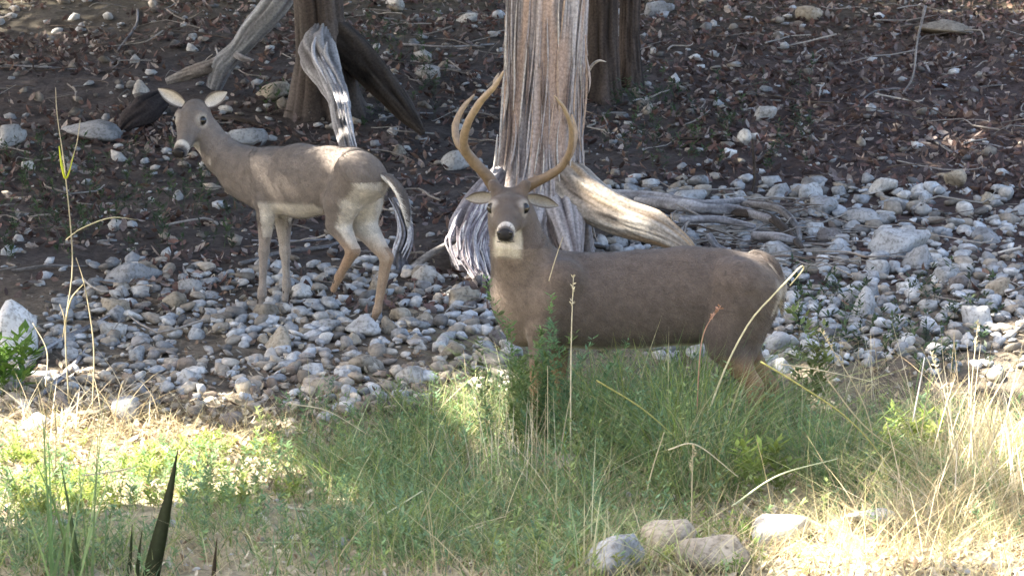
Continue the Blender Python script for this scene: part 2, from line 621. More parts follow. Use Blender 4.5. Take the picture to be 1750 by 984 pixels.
for poly, cnt, (s0, s1), mixc, what in ZONES:
    ZI += 1
    pa = np.array(poly, float)
    lo, hi = pa.min(0), pa.max(0)
    lo[0] = max(lo[0], -160)
    hi[0] = min(hi[0], 1910)
    done = 0
    sizes = np.sort(s0 + (s1 - s0) * rng.random(cnt) ** 1.7)[::-1]
    tries = 0
    while done < cnt and tries < 60:
        tries += 1
        c_ = lo + (hi - lo) * rng.random((200, 2))
        c_ = c_[inpoly(c_[:, 0] + rng.normal(size=len(c_)) * 25, c_[:, 1] + rng.normal(size=len(c_)) * 20, poly)]
        g = ground_at(c_[:, 0], c_[:, 1])
        for (x, y, z) in g:
            if done >= cnt:
                break
            a = sizes[done] * y / FP / 2
            if not free(x, y, a):
                continue
            taken.append((x, y, a))
            cl = rng.choice(list(mixc), p=np.array(list(mixc.values())) / sum(mixc.values()))
            kk = int(rng.integers(12))
            near_ = LAND[ZI][int(np.argmin(np.linalg.norm(LGEO[ZI] - np.array([x, y, z]), axis=1)))][1]
            size_ = 'large' if sizes[done] > s0 + 0.55 * (s1 - s0) else ('mid-sized' if sizes[done] > s0 + 0.2 * (s1 - s0) else 'small')
            lb_ = f'{size_} {SHAPE[kk]} {cl} limestone rock {near_}'
            rock_obj(kk, str(cl), (x, y, z + a * rng.uniform(0.15, 0.4)), (a, a * rng.uniform(0.65, 1.0), a * rng.uniform(0.75, 1.25)),
                     (rng.uniform(-.35, .35), rng.uniform(-.35, .35), rng.uniform(0, 6.28)), lb_, 'rocks: ' + lb_)
            done += 1


def scatter(shapes, pos, size, tint, sink=0.3, tilt=0.5):
    """Many small stones as one mesh."""
    parts = []
    n = len(pos)
    ks = rng.integers(len(shapes), size=n)
    for k, (V0, F0) in enumerate(shapes):
        idx = np.where(ks == k)[0]
        if not len(idx):
            continue
        a = rng.random(len(idx)) * 6.283
        b_ = (rng.random(len(idx)) - .5) * 2 * tilt
        ca, sa, cb, sb = np.cos(a), np.sin(a), np.cos(b_), np.sin(b_)
        Q = V0[None] * (size[idx][:, None, None] * np.stack([np.ones(len(idx)), rng.uniform(.6, 1, len(idx)), rng.uniform(.5, 1.05, len(idx))], -1)[:, None])
        x, y, z = Q[..., 0], Q[..., 1], Q[..., 2]
        y, z = y * cb[:, None] - z * sb[:, None], y * sb[:, None] + z * cb[:, None]
        x, y = x * ca[:, None] - y * sa[:, None], x * sa[:, None] + y * ca[:, None]
        Q = np.stack([x, y, z], -1) + pos[idx][:, None] + np.array([0, 0, 1]) * (size[idx] * sink)[:, None, None]
        m_ = len(V0)
        Fq = (F0[None] + (np.arange(len(idx)) * m_)[:, None, None]).reshape(-1, 3)
        parts.append((Q.reshape(-1, 3), [Fq], np.repeat(tint[idx], m_, 0)))
    return joined(parts)


def tints(n, cols, w, jit=0.2):
    cols = np.array(cols)
    c = cols[rng.choice(len(cols), n, p=np.array(w) / sum(w))]
    return c * (1 + jit * rng.normal(size=(n, 1))).clip(0.5, 1.6)


def sample_px(poly, n, xr=(-500, 2250)):
    pa = np.array(poly, float)
    lo, hi = pa.min(0), pa.max(0)
    lo[0] = max(lo[0], xr[0])
    hi[0] = min(hi[0], xr[1])
    c_ = lo + (hi - lo) * rng.random((n, 2))
    wb_ = fbm(np.stack([c_[:, 0] / 70, c_[:, 1] / 40, 0 * c_[:, 0]], -1), 3, 15) - 0.5
    c_ = c_[inpoly(c_[:, 0] + wb_ * 160, c_[:, 1] + wb_ * 110 + rng.normal(size=len(c_)) * 16, poly)]
    return ground_at(c_[:, 0], c_[:, 1])


STONE = [(0.41, 0.42, 0.43), (0.34, 0.30, 0.25), (0.52, 0.51, 0.49), (0.18, 0.17, 0.16)]
pl = sample_px(ROCK_LEFT, 3600)
pr = sample_px(ROCK_RIGHT, 4200)
pos = np.vstack([pl, pr])
sz = (10 + 29 * rng.random(len(pos)) ** 2.0) * pos[:, 1] / FP / 2
tn = tints(len(pos), STONE, [.5, .22, .18, .10])
gpx, gpy = pix(pos)
w_ = np.clip((gpy - 570) / 70, 0, 1) * (gpx < 1000) * (rng.random(len(pos)) < .75)
tn = tn * (1 - w_[:, None]) + tints(len(pos), [(0.40, 0.34, 0.27), (0.30, 0.24, 0.19), (0.52, 0.46, 0.38)], [1, 1, .6]) * w_[:, None]
V, F, c = scatter(ROCKS_MD, pos, sz, tn, 0.45)
tag(obj('gravel', mesh('gravel', V, F, c, False), M_GRAVEL), 'loose broken limestone filling the rock beds between the larger rocks', 'gravel', kind='stuff')
bankpoly = [(-500, -160), (2250, -160), (2250, 345), (1000, 330), (860, 440), (600, 470), (160, 480), (-500, 540)]
pos = np.vstack([sample_px(bankpoly, 5200), sample_px([(-500, 690), (2250, 640), (2250, 1000), (-500, 1000)], 900)])
sz = (5 + 20 * rng.random(len(pos)) ** 2.2) * pos[:, 1] / FP / 2
V, F, c = scatter(ROCKS_LO, pos, sz, tints(len(pos), STONE, [.25, .4, .25, .2]), 0.3)
tag(obj('stone_chips', mesh('stone_chips', V, F, c), M_GRAVEL), 'small pale stone chips strewn over the dark bank', 'gravel', kind='stuff')

# ----------------------------------------------------------------- dead leaves and twigs
def leaves_mesh(pos, length, tint, tilt=0.6, lift=0.01):
    n = len(pos)
    base = np.array([[-1, 0, 0.12], [-0.25, 0.42, 0.10], [0.45, 0.36, 0.14], [1, 0, 0.25], [0.45, -0.36, 0.14], [-0.25, -0.42, 0.10], [0.1, 0, -0.06]])
    base = base * 0.5
    f = np.array([[0, 6, 1], [1, 6, 2], [2, 6, 3], [3, 6, 4], [4, 6, 5], [5, 6, 0]])
    a = rng.random(n) * 6.283
    b_ = rng.normal(size=n) * tilt
    d_ = rng.normal(size=n) * tilt
    L = length[:, None, None] * np.stack([np.ones(n), rng.uniform(.6, 1.3, n), rng.uniform(.3, 2.0, n)], -1)[:, None]
    Q = base[None] * L
    x, y, z = Q[..., 0], Q[..., 1], Q[..., 2]
    y, z = y * np.cos(b_)[:, None] - z * np.sin(b_)[:, None], y * np.sin(b_)[:, None] + z * np.cos(b_)[:, None]
    x, z = x * np.cos(d_)[:, None] - z * np.sin(d_)[:, None], x * np.sin(d_)[:, None] + z * np.cos(d_)[:, None]
    x, y = x * np.cos(a)[:, None] - y * np.sin(a)[:, None], x * np.sin(a)[:, None] + y * np.cos(a)[:, None]
    Q = np.stack([x, y, z], -1) + pos[:, None] + np.array([0, 0, 1]) * (lift + length * 0.12)[:, None, None]
    F = (f[None] + (np.arange(n) * 7)[:, None, None]).reshape(-1, 3)
    return Q.reshape(-1, 3), [F], np.repeat(tint, 7, 0)


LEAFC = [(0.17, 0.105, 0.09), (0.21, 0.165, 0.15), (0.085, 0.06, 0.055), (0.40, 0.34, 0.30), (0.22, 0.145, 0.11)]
xy = np.stack([rng.uniform(-4.2, 4.2, 34000), rng.uniform(16.0, 28.5, 34000)], -1)
keep = (fbm(np.stack([xy[:, 0] * 1.3, xy[:, 1] * 1.3, 0 * xy[:, 0]], -1), 3, 77) + 0.25 * np.clip(xy[:, 0] / 3, -0.5, 1) + rng.random(len(xy)) * 0.4) > 0.62
xy = xy[keep]
pos = np.c_[xy, gz(xy[:, 0], xy[:, 1])]
ppx, ppy = pix(pos)
pos = pos[~inpoly(ppx, ppy, ROCK_RIGHT) | (rng.random(len(pos)) < 0.12)]
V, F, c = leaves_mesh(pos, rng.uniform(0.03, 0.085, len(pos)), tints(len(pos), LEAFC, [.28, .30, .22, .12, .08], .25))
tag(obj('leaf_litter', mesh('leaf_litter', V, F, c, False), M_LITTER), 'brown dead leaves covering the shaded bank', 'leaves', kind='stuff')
pos = np.vstack([sample_px(ROCK_LEFT, 1500), sample_px([(-300, 660), (2000, 620), (2000, 1000), (-300, 1000)], 3000), sample_px([(-100, 680), (560, 690), (540, 820), (-100, 850)], 2200), sample_px([(1150, 870), (1900, 800), (1900, 1010), (1150, 1010)], 1800)])
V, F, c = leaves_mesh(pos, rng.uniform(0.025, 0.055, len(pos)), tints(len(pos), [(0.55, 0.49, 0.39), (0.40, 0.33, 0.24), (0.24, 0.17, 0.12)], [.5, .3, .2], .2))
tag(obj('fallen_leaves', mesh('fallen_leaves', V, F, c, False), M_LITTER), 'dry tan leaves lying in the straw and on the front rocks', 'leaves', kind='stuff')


def twig_mesh(starts, dirs, length, rad, tint, nseg=5, wob=0.12, lift=0.03):
    parts = []
    for s_, d_, l_, r_, c_ in zip(starts, dirs, length, rad, tint):
        k = np.linspace(0, 1, 4)[:, None]
        p_ = s_ + np.array([math.cos(d_), math.sin(d_), 0]) * l_ * k
        p_ = p_ + rng.normal(size=p_.shape) * l_ * wob * np.array([1, 1, 0.0])
        p_[:, 2] = gz(p_[:, 0], p_[:, 1]) + lift + np.abs(rng.normal(size=4)) * l_ * 0.06
        V, F = tube(p_, [r_, r_ * 0.8, r_ * 0.35], 7, nseg, caps=False)
        parts.append((V, F, c_))
    return joined(parts)


n = 420
xy = np.stack([rng.uniform(-4, 4, n), rng.uniform(15.5, 27.5, n)], -1)
gt = sample_px([(1060, 350), (1300, 350), (1400, 400), (1400, 470), (1150, 440)], 170)
xy[:len(gt)] = gt[:, :2]
hgt_ = np.zeros(n)
V, F, c = twig_mesh(np.c_[xy, 0 * xy[:, :1]], np.where(np.arange(n) < len(gt), rng.normal(size=n) * .5, rng.random(n) * 6.28), rng.uniform(.15, .55, n), rng.uniform(.003, .007, n),
                    tints(n, [(.30, .27, .24), (.15, .12, .10), (.40, .37, .33)], [.5, .3, .2]))
tag(obj('twigs', mesh('twigs', V, F, c), M_TWIG), 'thin dead twigs littering the bank', 'twigs', kind='stuff')

# ----------------------------------------------------------------- trees, roots and dead wood
def woody(pts, rad, n=60, m=40, pal=((0.12, 0.10, 0.09), (0.36, 0.33, 0.32), (0.52, 0.49, 0.47)), seed=1, amp=0.22, fine=9.0, along=1.6, accent=None, flute=0.0, caps=True):
    """A limb with stringy bark: ridges and streaks run along it."""
    rm = float(np.mean(rad))

    def field(th, s):
        q_ = np.stack([np.cos(th) * fine * 0.32, np.sin(th) * fine * 0.32, s * along / max(rm, 0.03) * 0.12], -1)
        a = fbm(q_, 4, seed)
        b_ = np.abs(fbm(q_ * np.array([1.7, 1.7, 0.8]) + 7.3, 3, seed + 9) * 2 - 1)
        return a, b_

    def bm(th, s):
        a, b_ = field(th, s)
        return 1 + amp * (a - 0.5) * 2 - amp * 0.6 * np.clip(0.22 - b_, 0, 1) / 0.22 + flute * np.cos(5 * th + seed + 0.8 * s)

    V, F = tube(pts, rad, n, m, bm, caps)
    th = np.repeat(np.linspace(0, 2 * math.pi, m, endpoint=False)[None], n, 0)
    c_ = catmull(pts, n)
    ss = np.concatenate([[0], np.cumsum(np.linalg.norm(np.diff(c_, axis=0), axis=1))])
    a, b_ = field(th, np.repeat(ss[:, None], m, 1))
    dk, md, lt = [np.array(k) for k in pal]
    t_ = np.clip((a - 0.25) / 0.5, 0, 1)[..., None]
    col = np.where(t_ < 0.5, dk + (md - dk) * t_ * 2, md + (lt - md) * (t_ * 2 - 1))
    col = col * (0.45 + 0.55 * np.clip(b_ / 0.2, 0, 1))[..., None]
    if accent is not None:
        w_ = np.clip((fbm(np.stack([np.cos(th) * 2.4, np.sin(th) * 2.4, np.repeat(ss[:, None], m, 1) * 1.1], -1), 2, seed + 30) - 0.58) * 7, 0, 1)[..., None]
        col = col * (1 - w_) + np.array(accent) * w_ * (0.6 + 0.8 * a[..., None])
    col = col.reshape(-1, 3)
    if caps:
        col = np.vstack([col, col[:1], col[-1:]])
    return V, F, col


def wood_obj(name, parent, *a, org=None, **k):
    V, F, c_ = woody(*a, **k)
    if org is not None:
        V = V - org
    return obj(name, mesh(name, V, F, c_), M_WOOD, parent)


# --- canopy: unseen crowns shaped to shade the place; where the photo shows sun on the ground the crowns have gaps
LIT = [
    [(-400, 680), (0, 665), (120, 680), (330, 680), (480, 690), (545, 725), (520, 800), (420, 830), (330, 865), (140, 895), (0, 905), (-400, 920)],
    [(735, 640), (850, 610), (935, 640), (930, 760), (900, 850), (840, 870), (800, 760), (740, 700)],
    [(748, 500), (800, 498), (815, 540), (757, 555)],
    [(1590, 640), (1680, 560), (2300, 520), (2300, 1040), (1260, 1040), (1270, 930), (1400, 875), (1560, 850)],
    [(1330, 640), (1400, 560), (1430, 640), (1380, 720)],
    [(560, 840), (640, 820), (640, 860), (570, 880)],
]
# single sunbeams: a point in the place and the radius of the gap in the leaves
BEAMS = []


BEAM_SCALE = 0.8


def canopy_keep(L):
    """False where a leaf would shade one of the sunlit patches."""
    Q = L.copy()
    for _ in range(4):
        t_ = (Q[:, 2] - gz(Q[:, 0], Q[:, 1])) / S[2]
        Q = Q - S * t_[:, None]
    qx, qy = pix(Q)
    wob = (fbm(np.stack([qx / 45, qy / 30, 0 * qx], -1), 3, 5) - 0.5)
    k = np.ones(len(L), bool)
    dap = fbm(np.stack([qx / 75, qy / 38, 0 * qx + 3], -1), 2, 12)
    for n_, poly in enumerate(LIT):
        k &= ~(inpoly(qx + wob * 150, qy + wob * 130, poly) & ((dap > 0.47) | (n_ != 3)))
    for (pt, r_) in BEAMS:
        d_ = L - pt
        d_ = d_ - np.outer(d_ @ S, S)
        k &= np.linalg.norm(d_, axis=1) > r_ * BEAM_SCALE + 0.03
    return k


def leaf_cards(pos, size, tint):
    n = len(pos)
    a = rng.normal(size=(n, 3))
    a /= np.linalg.norm(a, axis=1)[:, None]
    b_ = np.cross(a, rng.normal(size=(n, 3)))
    b_ /= np.linalg.norm(b_, axis=1)[:, None] + 1e-9
    c_ = np.cross(a, b_)
    s_ = size[:, None]
    Q = np.stack([pos - a * s_, pos - a * s_ * 0.1 + b_ * s_ * 0.42 + c_ * s_ * .1, pos + a * s_, pos + a * s_ * .1 - b_ * s_ * 0.42 + c_ * s_ * .1], 1)
    F = np.arange(n * 4).reshape(n, 4)
    return Q.reshape(-1, 3), [F], np.repeat(tint, 4, 0)


EXTRA = []                                     # sprays of leaves added along the sun rays to shade the animals: (point shaded, how many)


def crown(parent, org, centre, radii, n, name='crown', sprays=()):
    k = 120
    cl = rng.normal(size=(k, 3))
    cl /= np.linalg.norm(cl, axis=1)[:, None]
    cl = cl * rng.random((k, 1)) ** 0.4 * np.array(radii) + centre
    idx = rng.integers(k, size=n)
    pos = cl[idx] + rng.normal(size=(n, 3)) * np.array([0.55, 0.55, 0.32])
    for pt, cnt in sprays:
        t_ = rng.uniform(6.6, 9.2, cnt)
        pos = np.vstack([pos, pt + S * t_[:, None] + rng.normal(size=(cnt, 3)) * 0.3])
    pos = pos[(pos[:, 2] > 3.0) & canopy_keep(pos)]
    V, F, c_ = leaf_cards(pos, rng.uniform(0.09, 0.155, len(pos)), tints(len(pos), [(0.045, 0.075, 0.03), (0.07, 0.10, 0.04), (0.035, 0.055, 0.025)], [1, 1, 1], .2))
    o = obj(name, mesh(name, V - org, F, c_, False), M_LEAF, parent)
    return tag(o, kind='stuff')


GREY_BARK = ((0.15, 0.12, 0.115), (0.40, 0.365, 0.36), (0.60, 0.56, 0.55))
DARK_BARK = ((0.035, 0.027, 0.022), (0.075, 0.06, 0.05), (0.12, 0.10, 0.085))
DEAD = ((0.13, 0.12, 0.12), (0.36, 0.35, 0.36), (0.62, 0.61, 0.62))


def shade_tree(x, y, lean, radii, n, label, h=5.6):  # an oak outside the view, added to block the sun
    z = float(gz(x, y))
    org = np.array([x, y, z - 0.1])
    t_ = thing('added_shade_oak', org, label, 'tree', 'added shade oaks beside the clearing')
    top = np.array([x + lean[0], y + lean[1], z + h])
    mid = np.array([x + lean[0] * .3, y + lean[1] * .3, z + h * 0.45])
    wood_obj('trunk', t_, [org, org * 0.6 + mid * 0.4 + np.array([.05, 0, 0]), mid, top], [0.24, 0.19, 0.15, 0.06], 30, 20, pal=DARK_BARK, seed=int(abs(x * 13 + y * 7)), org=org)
    for k in range(4):
        if y < 13:
            break
        a = k * 1.57 + x
        e = top + np.array([math.cos(a) * radii[0] * .6, math.sin(a) * radii[1] * .6, rng.uniform(-.6, .4)])
        wood_obj('limb', t_, [mid + (top - mid) * 0.12 * k, (mid + e) / 2 + np.array([0, 0, .25]), e], [0.09, 0.06, 0.02], 16, 10, pal=DARK_BARK, seed=k, org=org)
    crown(t_, org, top, radii, n, sprays=EXTRA if 'small' in label else ())


# --- main juniper
TD = 17.3
org = P(920, 445, TD)
org[2] = float(gz(org[0], org[1])) - 0.05
jun = thing('juniper_tree', org, 'thick pale shaggy-barked juniper trunk with spreading roots right behind the buck', 'tree')
tp = [P(918, 470, TD), P(919, 380, TD), P(921, 320, TD), P(925, 240, TD), P(930, 130, TD), P(936, 0, TD), P(948, -200, TD), P(985, -700, TD + .1), P(1040, -1200, TD + .3)]
wood_obj('trunk', jun, tp, [0.30, 0.262, 0.225, 0.197, 0.19, 0.196, 0.19, 0.16, 0.10], 340, 150, pal=GREY_BARK, seed=3, amp=0.11, fine=16, along=1.1, accent=(0.43, 0.32, 0.26), flute=0.035, org=org)
# long root to the right and the other roots
rr = wood_obj('root', jun, [P(945, 285, TD - .05), P(978, 322, TD - .12), P(1022, 352, TD - .2), P(1072, 375, TD - .25), P(1118, 390, TD - .3), P(1165, 416, TD - .36), P(1190, 436, TD - .4)],
              [0.12, 0.125, 0.105, 0.098, 0.088, 0.05, 0.02], 120, 64, pal=((0.24, 0.19, 0.15), (0.42, 0.36, 0.30), (0.58, 0.54, 0.48)), seed=17, amp=0.15, fine=6, along=2.5, accent=(0.34, 0.23, 0.13), org=org)
wood_obj('root', jun, [P(970, 330, TD + .15), P(1010, 352, TD + .2), P(1060, 362, TD + .3), P(1120, 372, TD + .45)], [0.12, 0.08, 0.06, 0.03], 60, 30, pal=DARK_BARK, seed=19, org=org)
wood_obj('root', jun, [P(905, 320, TD - .12), P(900, 370, TD - .2), P(890, 420, TD - .32), P(880, 470, TD - .42)], [0.11, 0.10, 0.08, 0.04], 60, 40, pal=GREY_BARK, seed=23, amp=0.2, org=org)
wood_obj('root', jun, [P(955, 350, TD - .12), P(965, 385, TD - .25), P(975, 420, TD - .35), P(985, 455, TD - .42)], [0.12, 0.10, 0.07, 0.03], 60, 40, pal=GREY_BARK, seed=29, amp=0.2, org=org)
# splintered left root, bulging out and down
wood_obj('splintered_root', jun, [P(862, 300, TD - .05), P(830, 345, TD - .12), P(806, 395, TD - .2), P(806, 445, TD - .3), P(834, 490, TD - .4), P(862, 520, TD - .45)],
         [0.07, 0.095, 0.11, 0.10, 0.075, 0.03], 110, 64, pal=((0.10, 0.09, 0.10), (0.30, 0.28, 0.30), (0.56, 0.53, 0.55)), seed=31, amp=0.3, fine=13, org=org)


def strip(path, w0, th, pal, name='bark_strip', parent=None, org=None, seed=0, n=18):
    """A thin shred of bark or wood: flat, tapered, with real thickness."""
    r = np.random.default_rng(seed)
    V, F = tube(path, [w0 * .35, w0, w0 * .9, w0 * .6, w0 * .15], n, 6, flat=th / w0)
    c_ = np.array(pal) * (1 + 0.25 * (fbm(V * 30, 2, seed)[:, None] - .5) * 2)
    return obj(name, mesh(name, V - (0 if org is None else org), F, c_), M_WOOD, parent)


PALS = [(0.46, 0.42, 0.41), (0.36, 0.32, 0.31), (0.47, 0.35, 0.27), (0.56, 0.52, 0.48), (0.22, 0.17, 0.15), (0.42, 0.36, 0.33)]
tc = catmull(tp, 400)
tr = np.interp(np.linspace(0, 1, 400), np.linspace(0, 1, 9), [0.30, 0.262, 0.225, 0.197, 0.19, 0.196, 0.19, 0.16, 0.10])
r = np.random.default_rng(5)
for k in range(110):
    a = r.uniform(math.pi * 0.9, math.pi * 2.1) if k < 90 else r.uniform(0, 6.28)
    h0 = int(r.uniform(25, 230))
    ln = int(r.uniform(25, 80))
    hs = np.linspace(h0, h0 + ln, 5).astype(int)
    path = []
    for q_, hh in enumerate(hs):
        aa = a + 0.05 * math.sin(hh * .05 + k)
        off = 1.03 + (0.07 * r.random() if q_ in (0, 4) else 0.0)
        path.append(tc[hh] + np.array([math.cos(aa), math.sin(aa), 0]) * tr[hh] * off)
    strip(path, r.uniform(0.007, 0.02), 0.006, PALS[r.integers(len(PALS))], parent=jun, org=org, seed=k)
# hanging loose strips on the right edge and the left edge of the trunk
for k, (pp, w_) in enumerate([([(1000, 60), (1003, 130), (999, 200), (994, 235)], .014), ([(1002, 95), (1008, 135), (1006, 160)], .010), ([(972, 170), (973, 230), (968, 290)], .016),
                              ([(862, 120), (857, 200), (853, 260), (848, 300)], .012), ([(866, 20), (864, 90), (868, 150)], .012), ([(850, 230), (846, 275), (838, 312)], .012)]):
    strip([P(x, y, TD - 0.1 - 0.02 * (k % 2)) for x, y in pp], w_, 0.007, PALS[(2, 5, 2, 3, 3, 3)[k]], parent=jun, org=org, seed=200 + k)
# splinters over the left root
for k in range(46):
    u = r.random()
    a = r.uniform(-1, 1)
    path = []
    for f in np.linspace(0, 1, 5):
        s_ = 0.08 + 0.75 * u * 0.5 + f * r.uniform(.28, .5)
        c0 = catmull([(856, 305), (826, 350), (802, 398), (802, 445), (832, 490), (862, 522)], 101)[min(100, int(s_ * 100))]
        path.append(P(c0[0] + a * 34 + r.normal() * 2.5, c0[1] + a * 6, TD - .27 - .28 * s_ - 0.05 * (1 - a * a)))
    strip(path, r.uniform(0.007, 0.018), r.uniform(.005, .009), [(0.50, 0.47, 0.49), (0.66, 0.63, 0.62), (0.22, 0.19, 0.21), (0.36, 0.33, 0.36)][r.integers(4)], 'splinter', jun, org, 300 + k)
strip([P(1003, 130, TD), P(1012, 112, TD - .05), P(1024, 104, TD - .1), P(1036, 106, TD - .12)], .008, .008, PALS[3], 'twig_stub', jun, org, 77)
crown(jun, org, np.array([0.4, 18.2, 6.3]), (2.6, 2.4, 1.3), 9000)

# --- second juniper behind the doe: dark trunk, pale fallen limb, dead roots
D2 = float(ground_at(560, 188)[0][1])
org2 = P(553, 185, D2)
org2[2] = float(gz(org2[0], org2[1])) - 0.05
j2 = thing('juniper_tree', org2, 'dark juniper with twisted dead grey roots on the bank behind the doe', 'tree')
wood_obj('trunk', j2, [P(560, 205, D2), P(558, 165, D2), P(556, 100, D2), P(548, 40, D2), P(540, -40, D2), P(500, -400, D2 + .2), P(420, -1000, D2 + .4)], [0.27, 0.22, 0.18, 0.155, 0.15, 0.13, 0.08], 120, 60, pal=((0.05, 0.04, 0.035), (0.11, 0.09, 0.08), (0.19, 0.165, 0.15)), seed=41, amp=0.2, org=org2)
wood_obj('dead_root', j2, [P(550, 50, D2 - .05), P(543, 90, D2 - .25), P(562, 132, D2 - .5), P(578, 170, D2 - .8), P(586, 215, D2 - 1.2), P(600, 272, D2 - 1.6)], [0.07, 0.125, 0.085, 0.062, 0.055, 0.045], 110, 48,
         pal=DEAD, seed=43, amp=0.25, fine=12, org=org2)
wood_obj('dead_root', j2, [P(572, 60, D2), P(605, 92, D2 - .1), P(640, 128, D2 - .25), P(672, 165, D2 - .45), P(700, 200, D2 - .7), P(722, 226, D2 - .9)], [0.12, 0.12, 0.095, 0.08, 0.055, 0.02], 70, 36, pal=DARK_BARK, seed=47, amp=0.2, org=org2)
for k in range(12):
    c0 = [(548, 60), (543, 92), (562, 132), (578, 170), (586, 215), (600, 268)]
    a = r.uniform(-1, 1)
    s0 = r.uniform(0, .5)
    cc = catmull(c0, 101)
    path = [P(cc[int((s0 + f * .45) * 100)][0] + a * 17, cc[int((s0 + f * .45) * 100)][1], D2 - .22 - 1.45 * (s0 + f * .45) - .06) for f in np.linspace(0, 1, 5)]
    strip(path, r.uniform(.008, .016), .008, [(0.66, 0.65, 0.68), (0.3, 0.29, 0.31), (0.5, 0.49, 0.5)][k % 3], 'splinter', j2, org2, 500 + k)
L_D = float(ground_at(368, 156)[0][1])
lm = thing('fallen_limb', P(375, 150, L_D - 0.00), 'lichen-pale crooked dead limb leaning down to the bank above the doe', 'limb')
lo_ = np.array(lm.location)
wood_obj('limb', lm, [P(505, -40, L_D - 0.20), P(470, 10, L_D - 0.20), P(432, 52, L_D - 0.15), P(408, 82, L_D - 0.10), P(380, 112, L_D - 0.05), P(366, 150, L_D - 0.00)], [0.085, 0.085, 0.075, 0.062, 0.075, 0.05], 110, 44,
         pal=((0.17, 0.17, 0.18), (0.36, 0.37, 0.39), (0.56, 0.58, 0.60)), seed=53, amp=0.25, fine=8, accent=(0.14, 0.10, 0.10), org=lo_)
wood_obj('side_branch', lm, [P(384, 108, L_D - 0.05), P(345, 118, L_D - 0.05), P(310, 130, L_D - 0.00), P(284, 140, L_D - 0.00)], [0.05, 0.045, 0.04, 0.02], 50, 24, pal=((0.14, 0.12, 0.11), (0.32, 0.29, 0.27), (0.5, 0.47, 0.44)), seed=55, amp=0.3, org=lo_)
wood_obj('stub', lm, [P(400, 90, L_D - 0.10), P(415, 100, L_D - 0.20), P(432, 103, L_D - 0.25)], [0.03, 0.022, 0.01], 16, 10, pal=DEAD, seed=56, org=lo_)

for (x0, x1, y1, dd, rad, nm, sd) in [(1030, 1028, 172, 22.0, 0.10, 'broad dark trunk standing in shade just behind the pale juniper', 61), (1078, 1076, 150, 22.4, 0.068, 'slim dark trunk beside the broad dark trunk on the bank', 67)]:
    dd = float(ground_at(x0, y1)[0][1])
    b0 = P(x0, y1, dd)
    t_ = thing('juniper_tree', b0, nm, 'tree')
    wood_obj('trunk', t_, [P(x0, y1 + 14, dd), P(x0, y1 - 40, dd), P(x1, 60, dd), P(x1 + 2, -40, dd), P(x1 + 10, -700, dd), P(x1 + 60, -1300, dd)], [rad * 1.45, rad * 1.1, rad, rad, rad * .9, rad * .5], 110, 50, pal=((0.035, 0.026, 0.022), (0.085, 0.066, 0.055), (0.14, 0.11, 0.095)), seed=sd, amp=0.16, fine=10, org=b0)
    crown(t_, b0, P(x1 + 60, -1300, dd), (1.8, 1.8, 1.0), 3500)

# rotten dark log, grey dead root by the doe's tail
G_L = float(ground_at(240, 222)[0][1])
b0 = P(245, 225, G_L)
o = wood_obj('rotten_log', None, [P(206, 224, G_L), P(222, 207, G_L), P(248, 192, G_L + .05), P(272, 174, G_L + .2), P(288, 160, G_L + .3)], [0.03, 0.07, 0.095, 0.07, 0.02], 60, 36, pal=((0.03, 0.025, 0.026), (0.06, 0.05, 0.05), (0.10, 0.085, 0.085)), seed=71, amp=0.3, org=b0)
o.location = b0
tag(o, "short black rotten log on the bank behind the doe's head", 'log')
G_S = float(ground_at(686, 458)[0][1])
b0 = P(685, 458, G_S)
o = thing('dead_stump', b0, "split grey dead stump behind the doe's tail", 'stump')
wood_obj('wood', o, [P(682, 468, G_S), P(684, 436, G_S), P(694, 400, G_S + .02), P(688, 366, G_S), P(672, 338, G_S - .02)], [0.055, 0.035, 0.04, 0.032, 0.008], 90, 44, pal=((0.06, 0.06, 0.065), (0.20, 0.20, 0.22), (0.44, 0.44, 0.48)), seed=73, amp=0.5, fine=7, org=b0)
for k in range(6):
    a = (-17, -12, -6, 5, 9, 14)[k]
    q0, q1 = r.uniform(0, .3), r.uniform(.6, 1)
    cc = catmull([(680, 466), (684, 436), (694, 400), (686, 366), (670, 336)], 101)
    strip([P(cc[int(100 * t_)][0] + a * (1 - .4 * t_) + r.normal() * 1.5, cc[int(100 * t_)][1], G_S - .07 + .02 * r.random()) for t_ in np.linspace(q0, q1, 5)], r.uniform(.005, .011), .007, [(0.64, 0.64, 0.68), (0.60, 0.60, 0.64), (0.24, 0.24, 0.27)][k % 3], 'splinter', o, b0, 600 + k)

